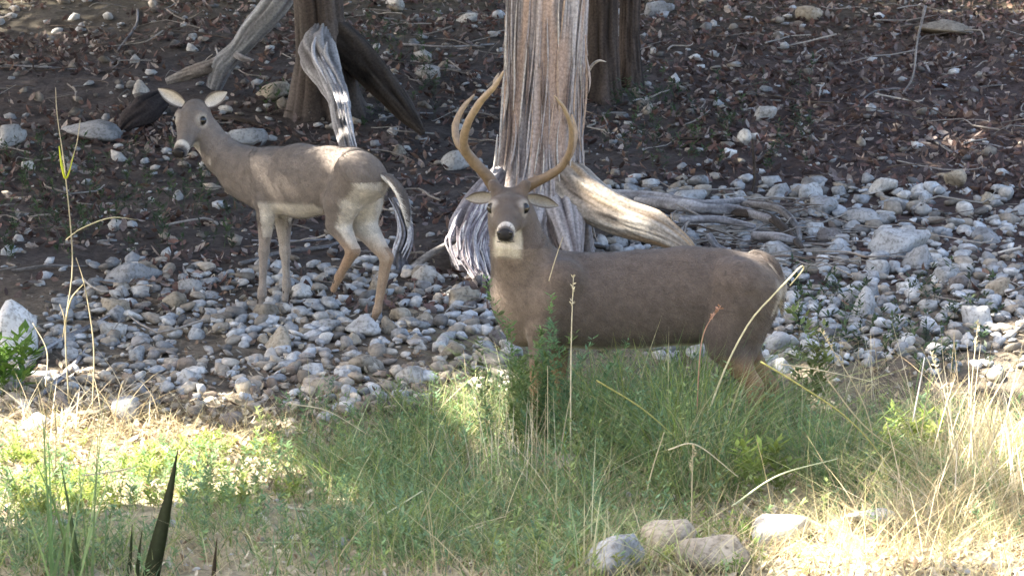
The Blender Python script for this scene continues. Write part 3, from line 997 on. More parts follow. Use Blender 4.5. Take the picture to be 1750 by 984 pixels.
# dead branches and roots lying right of the juniper
STICKS = [
    ([(1040, 358), (1120, 366), (1200, 374), (1270, 372)], 17.6, .022, 'long straight silver branch lying above the big root'),
    ([(1090, 372), (1180, 384), (1262, 388), (1330, 410)], 17.5, .026, 'thick silver branch lying below the straight silver one'),
    ([(1270, 372), (1330, 385), (1360, 410), (1366, 440)], 17.3, .016, 'grey branch bending down towards the rock bed by the buck'),
    ([(1255, 388), (1310, 398), (1350, 425), (1370, 455)], 17.1, .018, 'dark forked branch end above the buck\'s rump'),
    ([(1160, 400), (1230, 404), (1290, 412)], 17.2, .016, 'short pale branch lying just above the buck\'s back'),
    ([(1130, 436), (1155, 405), (1178, 378)], 16.9, .013, "slanting grey stick leaning on the root behind the buck's back"),
    ([(1166, 440), (1168, 405), (1172, 384)], 16.95, .009, 'thin upright grey stick beside the slanting stick'),
    ([(1210, 400), (1225, 420), (1250, 432)], 17.0, .014, 'short broken pale stick pointing down to the buck\'s back'),
    ([(1290, 430), (1330, 436), (1365, 438)], 16.8, .02, "pale branch end lying behind the buck's tail"),
    ([(700, 460), (740, 432), (790, 405)], 16.9, .02, 'grey branch propped between the stump and the splintered root'),
    ([(410, 455), (480, 440), (560, 425), (620, 405)], 16.9, .011, "long thin stick on the ground behind the doe's legs"),
    ([(430, 415), (500, 420), (560, 412)], 17.2, .009, "thin pale stick behind the doe's front legs"),
    ([(370, 207), (420, 215), (480, 232)], 20.2, .016, "dark stick lying behind the doe's ear"),
    ([(640, 210), (690, 200), (740, 196)], 21.0, .008, 'thin pale stick on the bank behind the doe\'s rump'),
    ([(685, 78), (760, 86), (845, 78)], 23.6, .009, 'long pale stick lying on the bank left of the juniper trunk'),
    ([(826, 100), (838, 85), (850, 72)], 21.0, .007, 'short thin stick beside the juniper trunk, pointing up'),
    ([(832, 150), (846, 138), (866, 130)], 17.6, .008, 'broken twig sticking out of the juniper trunk above the antler'),
    ([(1582, 10), (1568, 70), (1560, 130), (1540, 165)], 23.5, .008, 'thin crooked pale twig standing on the leafy bank'),
    ([(1460, 190), (1500, 160), (1600, 155), (1720, 150)], 22.5, .006, 'long thin grey vine trailing over the leafy bank'),
    ([(1580, 235), (1620, 262), (1650, 285)], 21.0, .009, 'grey stick slanting down to the tan boulder'),
    ([(1640, 245), (1700, 255), (1745, 265)], 21.0, .007, 'thin pale stick on the bank beyond the tan boulder'),
    ([(1135, 240), (1200, 244), (1255, 246)], 21.2, .009, 'dark straight stick on the bank below the leaning stones'),
    ([(235, 20), (232, 50), (200, 90)], 25.0, .010, 'crooked grey branch high on the left bank'),
    ([(0, 115), (60, 120), (130, 122)], 23.0, .009, 'straight pale stick lying high on the left bank'),
    ([(1285, 335), (1290, 300), (1286, 240)], 19.3, .010, 'thin dark dead sapling at the top of the rock bed'),
    ([(20, 466), (80, 462), (150, 458)], 17.2, .008, 'thin horizontal stick behind the left rock heap'),
    ([(30, 640), (90, 600), (160, 560), (195, 545)], 14.6, .014, 'pale weathered branch slanting over the left rocks by the white boulder'),
    ([(60, 690), (110, 650), (150, 600)], 14.3, .012, 'silvery broken branch in front of the slanting branch on the left'),
]
for k, (pp, dd, rad, lb) in enumerate(STICKS):
    if any(w_ in lb for w_ in ('upright', 'slanting grey', 'standing', 'sapling', 'propped', 'pointing', 'sticking')):
        if 'sticking' not in lb and 'propped' not in lb:
            low = max(pp, key=lambda v_: v_[1])
            dd = float(ground_at(low[0], low[1])[0][1])
        pts = [P(x, y, dd) for x, y in pp]
    else:                                       # lying on the ground
        pts = [g_ + np.array([0, 0, rad * 1.1 + 0.012 * (q_ % 2) + (0.055 if k < 9 else 0.0)]) for q_, g_ in enumerate(ground_at([v_[0] for v_ in pp], [v_[1] for v_ in pp]))]
    g0 = min(pts, key=lambda v_: v_[2])
    pal = DARK_BARK if 'dark' in lb else (DEAD if ('silver' in lb or 'pale' in lb) else ((0.10, 0.09, 0.085), (0.26, 0.245, 0.235), (0.42, 0.40, 0.39)))
    if k < 9:
        rad *= 1.35
    V, F, c_ = woody(pts, [rad, rad * .95, rad * .6], 30, 10, pal=pal, seed=700 + k, amp=0.2)
    o = obj('dead_branch' if rad > 0.011 else 'stick', mesh('stick', V - g0, F, c_), M_WOOD, None, g0)
    tag(o, lb, 'branch' if rad > 0.011 else 'stick')

# ----------------------------------------------------------------- deer
class SDF:
    def __init__(self, lo, hi, h):
        self.h = h
        self.lo = np.array(lo, float)
        self.n = np.ceil((np.array(hi) - lo) / h).astype(int) + 1
        self.d = np.full(self.n, 0.5, np.float32)
        self.ax = [self.lo[k] + h * np.arange(self.n[k]) for k in range(3)]

    def add(self, a, b, ra, rb, k=0.02, lat=None, s=1.0):
        """Smoothly join a round cone a-b; along the unit vector lat its section is scaled by s."""
        a = np.array(a, float)
        b = np.array(b, float)
        r = max(ra, rb) * max(1, s) + 2.5 * k + 0.01
        l_ = np.maximum(((np.minimum(a, b) - r - self.lo) / self.h).astype(int), 0)
        u_ = np.minimum(((np.maximum(a, b) + r - self.lo) / self.h).astype(int) + 2, self.n)
        if np.any(u_ <= l_):
            return
        X_, Y_, Z_ = np.meshgrid(self.ax[0][l_[0]:u_[0]], self.ax[1][l_[1]:u_[1]], self.ax[2][l_[2]:u_[2]], indexing='ij')
        p = np.stack([X_, Y_, Z_], -1) - a
        ba = b - a
        if lat is not None:
            q = (p @ lat)[..., None] * lat
            L = (ba @ lat) * lat
            w = float(ba @ lat)
            p = p + q * (1 / s - 1)
            ba = ba + L * (1 / s - 1)
        bb = ba @ ba + 1e-9
        t_ = np.clip((p @ ba) / bb, 0, 1)
        d = np.linalg.norm(p - t_[..., None] * ba, axis=-1) - (ra + (rb - ra) * t_)
        sub = self.d[l_[0]:u_[0], l_[1]:u_[1], l_[2]:u_[2]]
        hh = np.clip(0.5 + 0.5 * (sub - d) / k, 0, 1)
        self.d[l_[0]:u_[0], l_[1]:u_[1], l_[2]:u_[2]] = sub * (1 - hh) + d * hh - k * hh * (1 - hh)

    def chain(self, pts, rad, k=0.02, lat=None, s=1.0):
        for i_ in range(len(pts) - 1):
            self.add(pts[i_], pts[i_ + 1], rad[i_], rad[i_ + 1], k, lat, s if not hasattr(s, '__len__') else s[i_])

    def surface(self):
        d = self.d
        ins = d < 0
        nx, ny, nz = d.shape
        acc = np.zeros((nx - 1, ny - 1, nz - 1, 3), np.float32)
        cnt = np.zeros((nx - 1, ny - 1, nz - 1), np.float32)
        cor = [(a, b, c) for a in (0, 1) for b in (0, 1) for c in (0, 1)]
        for p in cor:
            for ax in range(3):
                if p[ax]:
                    continue
                q = list(p)
                q[ax] = 1
                A = d[p[0]:nx - 1 + p[0], p[1]:ny - 1 + p[1], p[2]:nz - 1 + p[2]]
                B = d[q[0]:nx - 1 + q[0], q[1]:ny - 1 + q[1], q[2]:nz - 1 + q[2]]
                m = (A < 0) != (B < 0)
                t_ = np.where(m, A / np.where(m, A - B, 1), 0)
                for c in range(3):
                    acc[..., c] += m * (p[c] + (t_ if c == ax else 0))
                cnt += m
        idx = np.full(cnt.shape, -1, np.int64)
        act = cnt > 0
        idx[act] = np.arange(act.sum())
        cells = np.argwhere(act)
        V = self.lo + self.h * (cells + acc[act] / cnt[act][:, None])
        Fs = []
        for ax in range(3):
            b, c = [(1, 2), (2, 0), (0, 1)][ax]
            sh = [slice(None)] * 3
            s1 = list(sh)
            s1[ax] = slice(0, -1)
            s2 = list(sh)
            s2[ax] = slice(1, None)
            A = ins[tuple(s1)]
            B = ins[tuple(s2)]
            for sign in (0, 1):
                e = np.argwhere((A & ~B) if sign else (~A & B))
                e = e[(e[:, b] > 0) & (e[:, c] > 0) & (e[:, b] < d.shape[b] - 1) & (e[:, c] < d.shape[c] - 1)]
                q = []
                for ob, oc in ((0, 0), (-1, 0), (-1, -1), (0, -1)):
                    f = e.copy()
                    f[:, b] += ob
                    f[:, c] += oc
                    q.append(idx[f[:, 0], f[:, 1], f[:, 2]])
                q = np.stack(q, -1)
                Fs.append(q if sign else q[:, ::-1])
        F = np.concatenate(Fs)
        F = F[(F >= 0).all(1)]
        # relax twice
        for _ in range(2):
            A = np.zeros_like(V)
            C = np.zeros(len(V))
            for k in range(4):
                for o_ in (1, 3):
                    np.add.at(A, F[:, k], V[F[:, (k + o_) % 4]])
                    np.add.at(C, F[:, k], 1)
            V = V * 0.5 + 0.5 * A / np.maximum(C, 1)[:, None]
        return V, F


def normals(V, F):
    n = np.cross(V[F[:, 2]] - V[F[:, 0]], V[F[:, 3]] - V[F[:, 1]])
    N = np.zeros_like(V)
    for k in range(4):
        np.add.at(N, F[:, k], n)
    return N / (np.linalg.norm(N, axis=1)[:, None] + 1e-12)


def unit(v):
    v = np.array(v, float)
    return v / np.linalg.norm(v)


def head_frame(poll, fdir, roll=0.0):
    f = unit(fdir)
    l = unit(np.cross([0, 0, 1], f))
    u = np.cross(f, l)
    l, u = l * math.cos(roll) + u * math.sin(roll), u * math.cos(roll) - l * math.sin(roll)
    return lambda a, b, c: poll + f * a + l * b + u * c, np.stack([f, l, u])


def add_head(sd, H, R, s):
    lat = R[1]
    A = lambda a, b, ra, rb, k=0.02, sc=1.0: sd.add(H(*[x * s for x in a]), H(*[x * s for x in b]), ra * s, rb * s, k, lat, sc)
    A((0.0, 0, -0.012), (0.07, 0, 0.0), 0.064, 0.054)
    A((0.05, 0, -0.006), (0.13, 0, -0.014), 0.055, 0.043)
    A((0.12, 0, -0.012), (0.235, 0, -0.034), 0.044, 0.031, 0.02, 0.92)
    A((0.235, 0, -0.034), (0.262, 0, -0.040), 0.031, 0.027, 0.01, 1.05)
    A((0.03, 0, -0.05), (0.21, 0, -0.058), 0.048, 0.020, 0.02, 0.8)
    for q in (-1, 1):
        A((0.065, q * .042, 0.020), (0.10, q * .040, 0.014), 0.030, 0.022, 0.015)
        A((0.04, q * .038, -0.03), (0.11, q * .030, -0.035), 0.038, 0.026, 0.02)


def ear_mesh(base, tip, inward, w, tone):
    """Cupped leaf-shaped ear with a back and an inner face."""
    ax = tip - base
    L = np.linalg.norm(ax)
    ax = ax / L
    inn = unit(inward - ax * (inward @ ax))
    sd_ = np.cross(ax, inn)
    nu, nv = 16, 13
    u = np.linspace(0, 1, nu)
    v = np.linspace(-1, 1, nv)
    prof = w * (np.sin(np.pi * np.clip(u * 0.86 + 0.14, 0, 1)) ** 0.75) * (1 - 0.15 * u)
    prof[-1] = 0.003
    V = []
    for side in (0, 1):
        for i_, uu in enumerate(u):
            for vv in v:
                cup = (vv * vv) * prof[i_] * 0.75
                V.append(base + ax * (uu * L) + sd_ * (vv * prof[i_]) + inn * (cup - (0.006 * (1 - abs(vv)) + 0.001 if side else 0)))
    V = np.array(V)
    i_ = np.arange(nu - 1)[:, None] * nv
    j_ = np.arange(nv - 1)[None]
    Fq = np.stack([i_ + j_, i_ + j_ + 1, i_ + nv + j_ + 1, i_ + nv + j_], -1).reshape(-1, 4)
    F = np.vstack([Fq, Fq[:, ::-1] + nu * nv])
    vv = np.tile(np.repeat(v[None], nu, 0).ravel(), 1)
    inner = np.where((np.abs(vv) > 0.72)[:, None], tone[0], tone[1])
    back = np.tile(tone[0], (nu * nv, 1))
    return V, F, np.vstack([inner, back])


def fur_mesh(V, F, N, C, flow, n, length, width=0.0022):
    """Short guard hairs lying along the body; length(points) in metres."""
    ar = np.linalg.norm(np.cross(V[F[:, 2]] - V[F[:, 0]], V[F[:, 3]] - V[F[:, 1]]), axis=1)
    fi = rng.choice(len(F), n, p=ar / ar.sum())
    w = rng.dirichlet(np.ones(4), n)
    q = F[fi]
    Pp = (V[q] * w[..., None]).sum(1)
    Nn = (N[q] * w[..., None]).sum(1)
    Cc = (C[q] * w[..., None]).sum(1) * rng.uniform(0.7, 1.35, (n, 1))
    fl = flow(Pp)
    fl = fl - Nn * (fl * Nn).sum(1)[:, None]
    fl /= np.linalg.norm(fl, axis=1)[:, None] + 1e-6
    d = fl + Nn * rng.uniform(0.12, 0.40, (n, 1)) + rng.normal(size=(n, 3)) * 0.16
    d /= np.linalg.norm(d, axis=1)[:, None]
    L = length(Pp)[:, None] * rng.uniform(0.6, 1.3, (n, 1))
    s_ = np.cross(d, Nn)
    s_ /= np.linalg.norm(s_, axis=1)[:, None] + 1e-6
    b0 = Pp - Nn * 0.002
    Q = np.stack([b0 - s_ * width / 2, b0 + s_ * width / 2, b0 + d * L], 1).reshape(-1, 3)
    return Q, [np.arange(3 * n).reshape(n, 3)], np.repeat(Cc, 3, 0)


def hoof(parent, org, ankle, toe, w=0.017):
    """Cloven hoof: two toes."""
    ax = unit(np.array([toe[0] - ankle[0], toe[1] - ankle[1], 0]) + 1e-6)
    sd_ = np.cross([0, 0, 1], ax)
    for q in (-1, 1):
        c0 = ankle + sd_ * q * w * 0.45
        c1 = toe + sd_ * q * w * 0.55
        V, F = tube([c0 + np.array([0, 0, .012]), c0 * .5 + c1 * .5 + np.array([0, 0, .004]), c1], [w * .62, w * .66, w * .22], 10, 10)
        obj('hoof', mesh('hoof', V - org, F), M_HOOF, parent)


def build_deer(root, org, sd, H, R, hs, colour, fwd, lat, ears, n_fur, coat, ear_in, zleg):
    V, F = sd.surface()
    N = normals(V, F)
    C = colour(V, N)
    body = obj('body', mesh('body', V - org, F, C), M_FUR, root)
    hd = H(0.1, 0, 0)

    def flow(p):
        f = -fwd * 0.8 + np.array([0, 0, -0.55])
        f = np.repeat(f[None], len(p), 0)
        dh = np.linalg.norm(p - hd, axis=1) < 0.2
        f[dh] = -R[0] + np.array([0, 0, -.1])
        lg = p[:, 2] < zleg
        f[lg] = np.array([0, 0, -1.0])
        return f

    def length(p):
        L = np.full(len(p), 0.022)
        L[np.linalg.norm(p - hd, axis=1) < 0.18] = 0.009
        L[p[:, 2] < zleg] = 0.010
        return L

    Q, f3, c3 = fur_mesh(V, F, N, C, flow, n_fur, length)
    tag(obj('fur', mesh('fur', Q - org, f3, c3, False), M_FUR, body), kind='stuff')
    Vs, Fs = ico(3)
    for q in (-1, 1):
        e = H(0.088 * hs, q * 0.0565 * hs, 0.013 * hs)
        obj('eye', mesh('eye', Vs * 0.0195 * hs + e - org, Fs), M_EYE, root)
        # dark lid and pale ring round the eye
    # nose pad with nostrils
    nv = Vs.copy()
    nv = nv * np.array([0.016, 0.027, 0.023]) * hs
    nv = nv @ R + H(0.282 * hs, 0, -0.030 * hs) - org
    nose = obj('nose', mesh('nose', nv, Fs), M_NOSE, root)
    for q in (-1, 1):
        nn = (Vs * np.array([0.006, 0.010, 0.007]) * hs) @ R + H(0.288 * hs, q * 0.019 * hs, -0.022 * hs) - org
        obj('nostril', mesh('nostril', nn, Fs), M_EYE, nose)
    mv, mf = tube([H(0.240 * hs, -0.030 * hs, -0.066 * hs), H(0.268 * hs, -0.014 * hs, -0.060 * hs), H(0.272 * hs, 0, -0.058 * hs), H(0.268 * hs, 0.014 * hs, -0.060 * hs), H(0.240 * hs, 0.030 * hs, -0.066 * hs)], [.002, .003, .003, .003, .002], 16, 6)
    obj('mouth', mesh('mouth', mv - org, mf), M_NOSE, root)
    for (b_, t_, inn, w_) in ears:
        V_, F_, C_ = ear_mesh(b_, t_, inn, w_, (coat * 0.85, PALE * ear_in))
        obj('ear', mesh('ear', V_ - org, F_, C_), M_FUR, root)
    return body


def face_colour(C, V, H0, R, hs, coat, pale, N):
    q = (V - H0) @ R.T / hs                       # head coordinates f, l, u at unit scale
    f, l, u = q[:, 0], q[:, 1], q[:, 2]
    near = (f > -0.06) & (f < 0.32) & (np.abs(l) < 0.11) & (u > -0.13) & (u < 0.09)

    def blend(w, c):
        w = np.clip(w, 0, 1)[:, None] * near[:, None]
        C[:] = C * (1 - w) + np.array(c) * w

    blend(np.clip((0.045 - np.abs(l)) / .02, 0, 1) * np.clip((u + .03) / .03, 0, 1) * 0.55, coat * 0.62)      # darker forehead and bridge
    de = np.sqrt((f - .090) ** 2 + (np.abs(l) - .054) ** 2 + ((u - .013) * 1.1) ** 2)
    blend((0.040 - de) / 0.016 * np.where(np.abs(u - .013) > np.abs(f - .09) * .4, .62, .28), pale * 0.9)                                                                 # pale eye ring
    blend((0.0250 - de) / 0.004, (0.03, 0.025, 0.022))
    blend((0.018 - np.abs(f - 0.238)) / 0.008 * (u > -.075), pale)                                           # muzzle band
    blend((f - 0.200) / 0.02 * (u < -0.045), pale)                                                           # chin
    blend((-0.058 - u) / 0.012 * (f > 0.03) * np.clip((0.05 - np.abs(l)) / .012, 0, 1), pale * 0.9)                                                            # under the jaw
    blend((f - 0.256) / 0.008 * (u > -0.055), (0.10, 0.09, 0.085))
    return C


PALE = np.array([0.60, 0.555, 0.49])

# --- buck
BD = 14.0
bf = unit([-1.0, -0.10, 0])                        # facing left
bl = np.array([-bf[1], bf[0], 0.0])                # its left side


def on_plane(px, py, base, lat, off):
    """Where the sight line of a pixel meets the upright plane through base, offset off along lat."""
    d = FW + np.array([(px - 875) / FP, 0, 0]) + UP * ((492 - py) / FP)
    t_ = ((base + lat * off - CAM) @ lat) / (d @ lat)
    return CAM + d * t_


bbase = np.array([0.5, BD, 0.0])
B = lambda px, py, off=0.0: on_plane(px, py, bbase, bl, off)
org = B(1080, 640)
org[2] = float(gz(org[0], org[1]))
buck = thing('white_tailed_buck', org, 'brown antlered buck standing in tall green grass with its head turned to the viewer', 'deer')
sd = SDF(org + np.array([-0.75, -0.48, -0.15]), org + np.array([0.75, 0.34, 1.12]), 0.0068)
u_ = BD / FP
sd.chain([B(918, 508), B(965, 512), B(1030, 514), B(1100, 511), B(1175, 505), B(1240, 500), B(1290, 492)],
         [72 * u_, 78 * u_, 78 * u_, 80 * u_, 81 * u_, 72 * u_, 50 * u_], 0.05, bl, 0.80)
sd.add(B(1292, 480), B(1312, 486), 0.105, 0.07, 0.04, bl, 0.9)
# shoulders and haunches
for q in (-1, 1):
    sd.add(B(962, 480, q * .115), B(928, 560, q * .105), 0.088, 0.062, 0.03)
    sd.add(B(1262, 492, q * .105), B(1238, 572, q * .115), 0.12, 0.082, 0.03)
    sd.add(B(1290, 500, q * .07), B(1275, 600, q * .09), 0.10, 0.05, 0.04)
# neck: swollen, rising to the head
hp = P(871, 351, 13.90)
sd.chain([B(930, 505), P(905, 478, 13.97), P(889, 432, 13.93), P(876, 378, 13.92), hp], [0.165, 0.145, 0.108, 0.088, 0.07], 0.05)
sd.add(B(878, 520), B(890, 565), 0.075, 0.06, 0.06)
hs_b = 1.12
Hb, Rb = head_frame(hp, [-0.06, -1.0, -0.20])
add_head(sd, Hb, Rb, hs_b)
sd.add(Hb(0.0, 0.045, 0.055), Hb(0.0, 0.065, 0.085), 0.030, 0.022, 0.02)
sd.add(Hb(0.0, -0.045, 0.055), Hb(0.0, -0.065, 0.085), 0.030, 0.022, 0.02)
# legs: near side (its left) and far side
gl = lambda v_: np.array([v_[0], v_[1], float(gz(v_[0], v_[1])) + 0.03])
LEGS_B = []
for q, fx, hx in ((1, (925, 918, 914, 908), (1262, 1238, 1290, 1278, 1270)), (-1, (950, 958, 952, 948), (1285, 1262, 1316, 1306, 1298))):
    o_ = q * 0.105
    e0 = B(fx[0], 560, o_)
    kn = B(fx[1], 668, o_)
    ft = B(fx[2], 756, o_)
    tp_ = gl(B(fx[3] - 6, 785, o_))
    ft[2] = tp_[2] + 0.055
    sd.chain([e0, kn, ft, tp_ + np.array([0.02, 0, .01])], [0.055, 0.028, 0.021, 0.019], 0.02)
    LEGS_B.append((ft, tp_))
    st = B(hx[1], 590, o_)
    hk = B(hx[2], 660, o_)
    ft = B(hx[3], 756, o_)
    tp_ = gl(B(hx[4] - 8, 785, o_))
    ft[2] = tp_[2] + 0.055
    sd.chain([B(hx[0], 520, o_), st, hk, ft, tp_ + np.array([0.02, 0, .01])], [0.11, 0.07, 0.032, 0.021, 0.019], 0.025)
    LEGS_B.append((ft, tp_))
COATB = np.array([0.120, 0.096, 0.082])


def buck_colour(V, N):
    C = np.repeat(COATB[None], len(V), 0)
    rel = V - org
    z = rel[:, 2]
    fpos = rel @ bf
    lp = rel @ bl
    dk = np.clip((z - 0.74) / 0.12, 0, 1)[:, None] * (fpos < 0.35)[:, None]
    C = C * (1 - 0.22 * dk)
    w = np.clip((-N[:, 2] - 0.86) / 0.12, 0, 1) * (z > 0.3) * (fpos < 0.38)
    C = C * (1 - w[:, None]) + PALE * w[:, None]
    w = np.clip((-(N @ bf) - 0.75) / 0.2, 0, 1) * (z > 0.5) * (z < 0.72) * (fpos < -0.35)
    C = C * (1 - 0.8 * w[:, None]) + PALE * 0.8 * w[:, None]
    w = np.clip((0.36 - z) / 0.08, 0, 1)[:, None]
    C = C * (1 - w) + np.array([0.30, 0.185, 0.105]) * w
    # paler, warmer neck front; white throat bib
    px_, py_ = pix(V)
    front = np.clip((-N[:, 1] - 0.3) / 0.4, 0, 1)
    hz = V - P(866, 424, 13.82)
    w = np.clip((1 - np.maximum(np.abs(hz[:, 0]) / 0.068, np.abs(hz[:, 2]) / 0.046)) / 0.38, 0, 1) * front
    C = C * (1 - w[:, None]) + np.array([0.52, 0.49, 0.40]) * w[:, None]
    nk = np.clip((fpos - 0.30) / 0.1, 0, 1) * front * (py_ > 425) * (py_ < 620)
    C = C * (1 - 0.35 * nk[:, None]) + np.array([0.30, 0.23, 0.175]) * 0.35 * nk[:, None]
    side = np.clip((lp + 0.02) * -8, 0, 1) * 0
    C = face_colour(C, V, Hb(0, 0, 0), Rb, hs_b, COATB * 0.98, PALE, N)
    return C * (1 + 0.25 * (fbm(V * np.array([8, 8, 14]), 3, 60)[:, None] - 0.5))


ears = [(Hb(-0.01, 0.060, 0.03), P(796, 338, 13.98), np.array([0.1, -1, 0.1]), 0.027),
        (Hb(-0.01, -0.060, 0.03), P(956, 352, 13.98), np.array([-0.1, -1, 0.1]), 0.027)]
ears = sorted(ears, key=lambda e_: e_[0][0])
ears = [(e_[0], t_, e_[2], e_[3]) for e_, t_ in zip(ears, (P(796, 340, 13.98), P(954, 352, 13.98)))]
bb = build_deer(buck, org, sd, Hb, Rb, hs_b, buck_colour, bf, bl, ears, 70000, COATB, 0.45, org[2] + 0.40)
for a_, t_ in LEGS_B:
    hoof(buck, org, a_, t_)
# tail
def tail_mesh(path, w, n=22, m=14, top=(0.2, 0.14, 0.10), edge=(0.68, 0.66, 0.63), flat=0.35, face=None):
    V, F = tube(path, w, n, m, None, True, flat)
    return V, F


def tail(root, org, path, w, out, top, under):
    """Flattened tail; out is the direction its brown upper side faces."""
    c_ = catmull(path, 24)
    rad = np.interp(np.linspace(0, 1, 24), np.linspace(0, 1, len(w)), w)
    t_ = np.gradient(c_, axis=0)
    t_ /= np.linalg.norm(t_, axis=1)[:, None]
    o_ = out - t_ * (t_ @ out)[:, None]
    o_ /= np.linalg.norm(o_, axis=1)[:, None]
    s_ = np.cross(t_, o_)
    th = np.linspace(0, 2 * math.pi, 18, endpoint=False)
    V = c_[:, None] + s_[:, None] * (rad[:, None] * np.cos(th))[..., None] + o_[:, None] * (rad[:, None] * 0.45 * np.sin(th))[..., None]
    C = np.where((np.sin(th) > 0.1)[None, :, None], np.array(top), np.array(under)) * np.ones((24, 1, 1))
    n, m = 24, 18
    i_ = np.arange(n - 1)[:, None] * m
    j_ = np.arange(m)[None]
    k_ = (j_ + 1) % m
    F = np.stack([i_ + j_, i_ + k_, i_ + m + k_, i_ + m + j_], -1).reshape(-1, 4)
    V = V.reshape(-1, 3)
    C = C.reshape(-1, 3)
    o = obj('tail', mesh('tail', V - org, F, C), M_FUR, root)
    N = normals(V, F)
    Q, f3, c3 = fur_mesh(V, F, N, C, lambda p: np.repeat((c_[-1] - c_[0])[None], len(p), 0), 4000, lambda p: np.full(len(p), 0.03), 0.003)
    tag(obj('tail_hair', mesh('tail_hair', Q - org, f3, c3, False), M_FUR, o), kind='stuff')


tail(buck, org, [B(1272, 452, .01), B(1302, 441, .01), B(1324, 456, .02), B(1333, 492, .03), B(1336, 534, .03)], [0.03, 0.045, 0.045, 0.036, 0.010], unit([0.9, -0.25, 0.45]), COATB * 0.95, PALE)


# antlers
def antler(root, org, beam, rad, tines):
    def rough(th, s):
        return 1 + 0.16 * (fbm(np.stack([np.cos(th) * 2, np.sin(th) * 2, s * 30], -1), 3, 8) - 0.5) * 2

    def shade(V, tipz, basez):
        w = np.clip((V[:, 2] - basez) / (tipz - basez), 0, 1)[:, None]
        return np.array([0.12, 0.08, 0.05]) * (1 - w) + np.array([0.32, 0.25, 0.18]) * w

    V, F = tube(beam, rad, 60, 14, rough)
    bz = V[:, 2].min()
    tz = V[:, 2].max()
    o = obj('antler', mesh('antler', V - org, F, shade(V, tz, bz)), M_ANTLER, root)
    for pth, rr_ in tines:
        V, F = tube(pth, rr_, 24, 10, rough)
        obj('tine', mesh('tine', V - org, F, shade(V, tz, bz)), M_ANTLER, o)


AB = 13.93
antler(buck, org, [P(846, 322, AB), P(833, 302, AB), P(806, 272, AB - .03), P(793, 248, AB - .08), P(798, 215, AB - .15), P(818, 178, AB - .22), P(845, 148, AB - .29), P(861, 122, AB - .33)],
       [0.027, 0.025, 0.022, 0.0185, 0.016, 0.0145, 0.011, 0.004],
       [([P(797, 262, AB - .05), P(781, 240, AB - .02), P(779, 212, AB + .01), P(792, 184, AB + .02), P(811, 162, AB + .02)], [0.019, 0.0165, 0.014, 0.011, 0.004]),
        ([P(845, 150, AB - .28), P(846, 138, AB - .25), P(852, 126, AB - .22)], [0.009, 0.007, 0.003])])
antler(buck, org, [P(896, 322, AB), P(908, 314, AB), P(940, 299, AB - .02), P(963, 281, AB - .06), P(975, 252, AB - .12), P(976, 218, AB - .18), P(964, 186, AB - .25), P(948, 164, AB - .3)],
       [0.026, 0.023, 0.019, 0.015, 0.0125, 0.0105, 0.008, 0.004],
       [([P(965, 277, AB - .05), P(978, 254, AB - .02), P(984, 225, AB + .01), P(978, 196, AB + .02)], [0.016, 0.013, 0.010, 0.004])])

# --- doe
df = unit([-0.76, 0.65, 0])
dl = np.array([-df[1], df[0], 0.0])
# a point of the doe's middle plane: her barrel over x = 530 px, 15.85 m away
dbase = P(535, 310, 15.86)
D = lambda px, py, off=0.0: on_plane(px, py, dbase, dl, off)
org = dbase.copy()
org[2] = float(gz(org[0], org[1]))
doe = thing('white_tailed_doe', org, 'slender grey-brown doe standing on the rock heap with one hind leg raised', 'deer')
sd = SDF(org + np.array([-0.78, -0.55, -0.25]), org + np.array([0.52, 0.55, 1.12]), 0.0062)
u_ = 15.9 / FP
sd.chain([D(432, 305), D(465, 309), D(515, 309), D(565, 308), D(605, 305), D(636, 310)], [45 * u_, 55 * u_, 60 * u_, 54 * u_, 48 * u_, 30 * u_], 0.05, dl, 0.82)
for q in (-1, 1):
    sd.add(D(448, 290, q * .07), D(455, 345, q * .075), 0.075, 0.05, 0.05)
# haunches
sd.add(D(612, 300, .065), D(580, 350, .075), 0.112, 0.075, 0.04)
sd.add(D(622, 302, -.055), D(625, 350, -.065), 0.10, 0.07, 0.04)
# neck and head
hp2 = D(334, 192, 0.03)
sd.chain([D(440, 300), D(415, 292), D(380, 266, .01), D(353, 232, .02), hp2], [0.118, 0.108, 0.080, 0.066, 0.056], 0.045)
hs_d = 1.08
Hd, Rd = head_frame(hp2, [-0.20, -0.86, -0.50])
add_head(sd, Hd, Rd, hs_d)
LEGS_D = []
# near foreleg (left), far foreleg
for off, pp in ((.075, [(456, 345), (455, 372), (451, 430), (448, 500), (441, 532)]), (-.075, [(478, 345), (484, 372), (487, 430), (490, 486), (487, 512)])):
    pts = [D(x, y, off) for x, y in pp]
    pts[-1][2] = max(pts[-1][2], float(gz(pts[-1][0], pts[-1][1])) + 0.015)
    sd.chain(pts, [0.060, 0.042, 0.0215, 0.0165, 0.016], 0.014)
    sd.add(pts[2], pts[2] + np.array([0, 0, -.015]), 0.026, 0.022, 0.012)
    sd.add(pts[3] + np.array([0, 0, .01]), pts[3] - np.array([0, 0, .01]), 0.0205, 0.0195, 0.012)
    LEGS_D.append((pts[3], pts[4]))
pts = [D(x, y, .075) for x, y in [(588, 345), (578, 382), (604, 428), (580, 472), (570, 494)]]
sd.chain(pts, [0.085, 0.055, 0.029, 0.0175, 0.016], 0.018)
LEGS_D.append((pts[3], pts[4]))
pts = [D(x, y, -.07) for x, y in [(622, 345), (622, 385), (661, 440), (645, 530), (628, 566)]]
sd.chain(pts, [0.085, 0.058, 0.029, 0.0175, 0.017], 0.018)
LEGS_D.append((pts[3], pts[4]))
COATD = np.array([0.205, 0.175, 0.155])


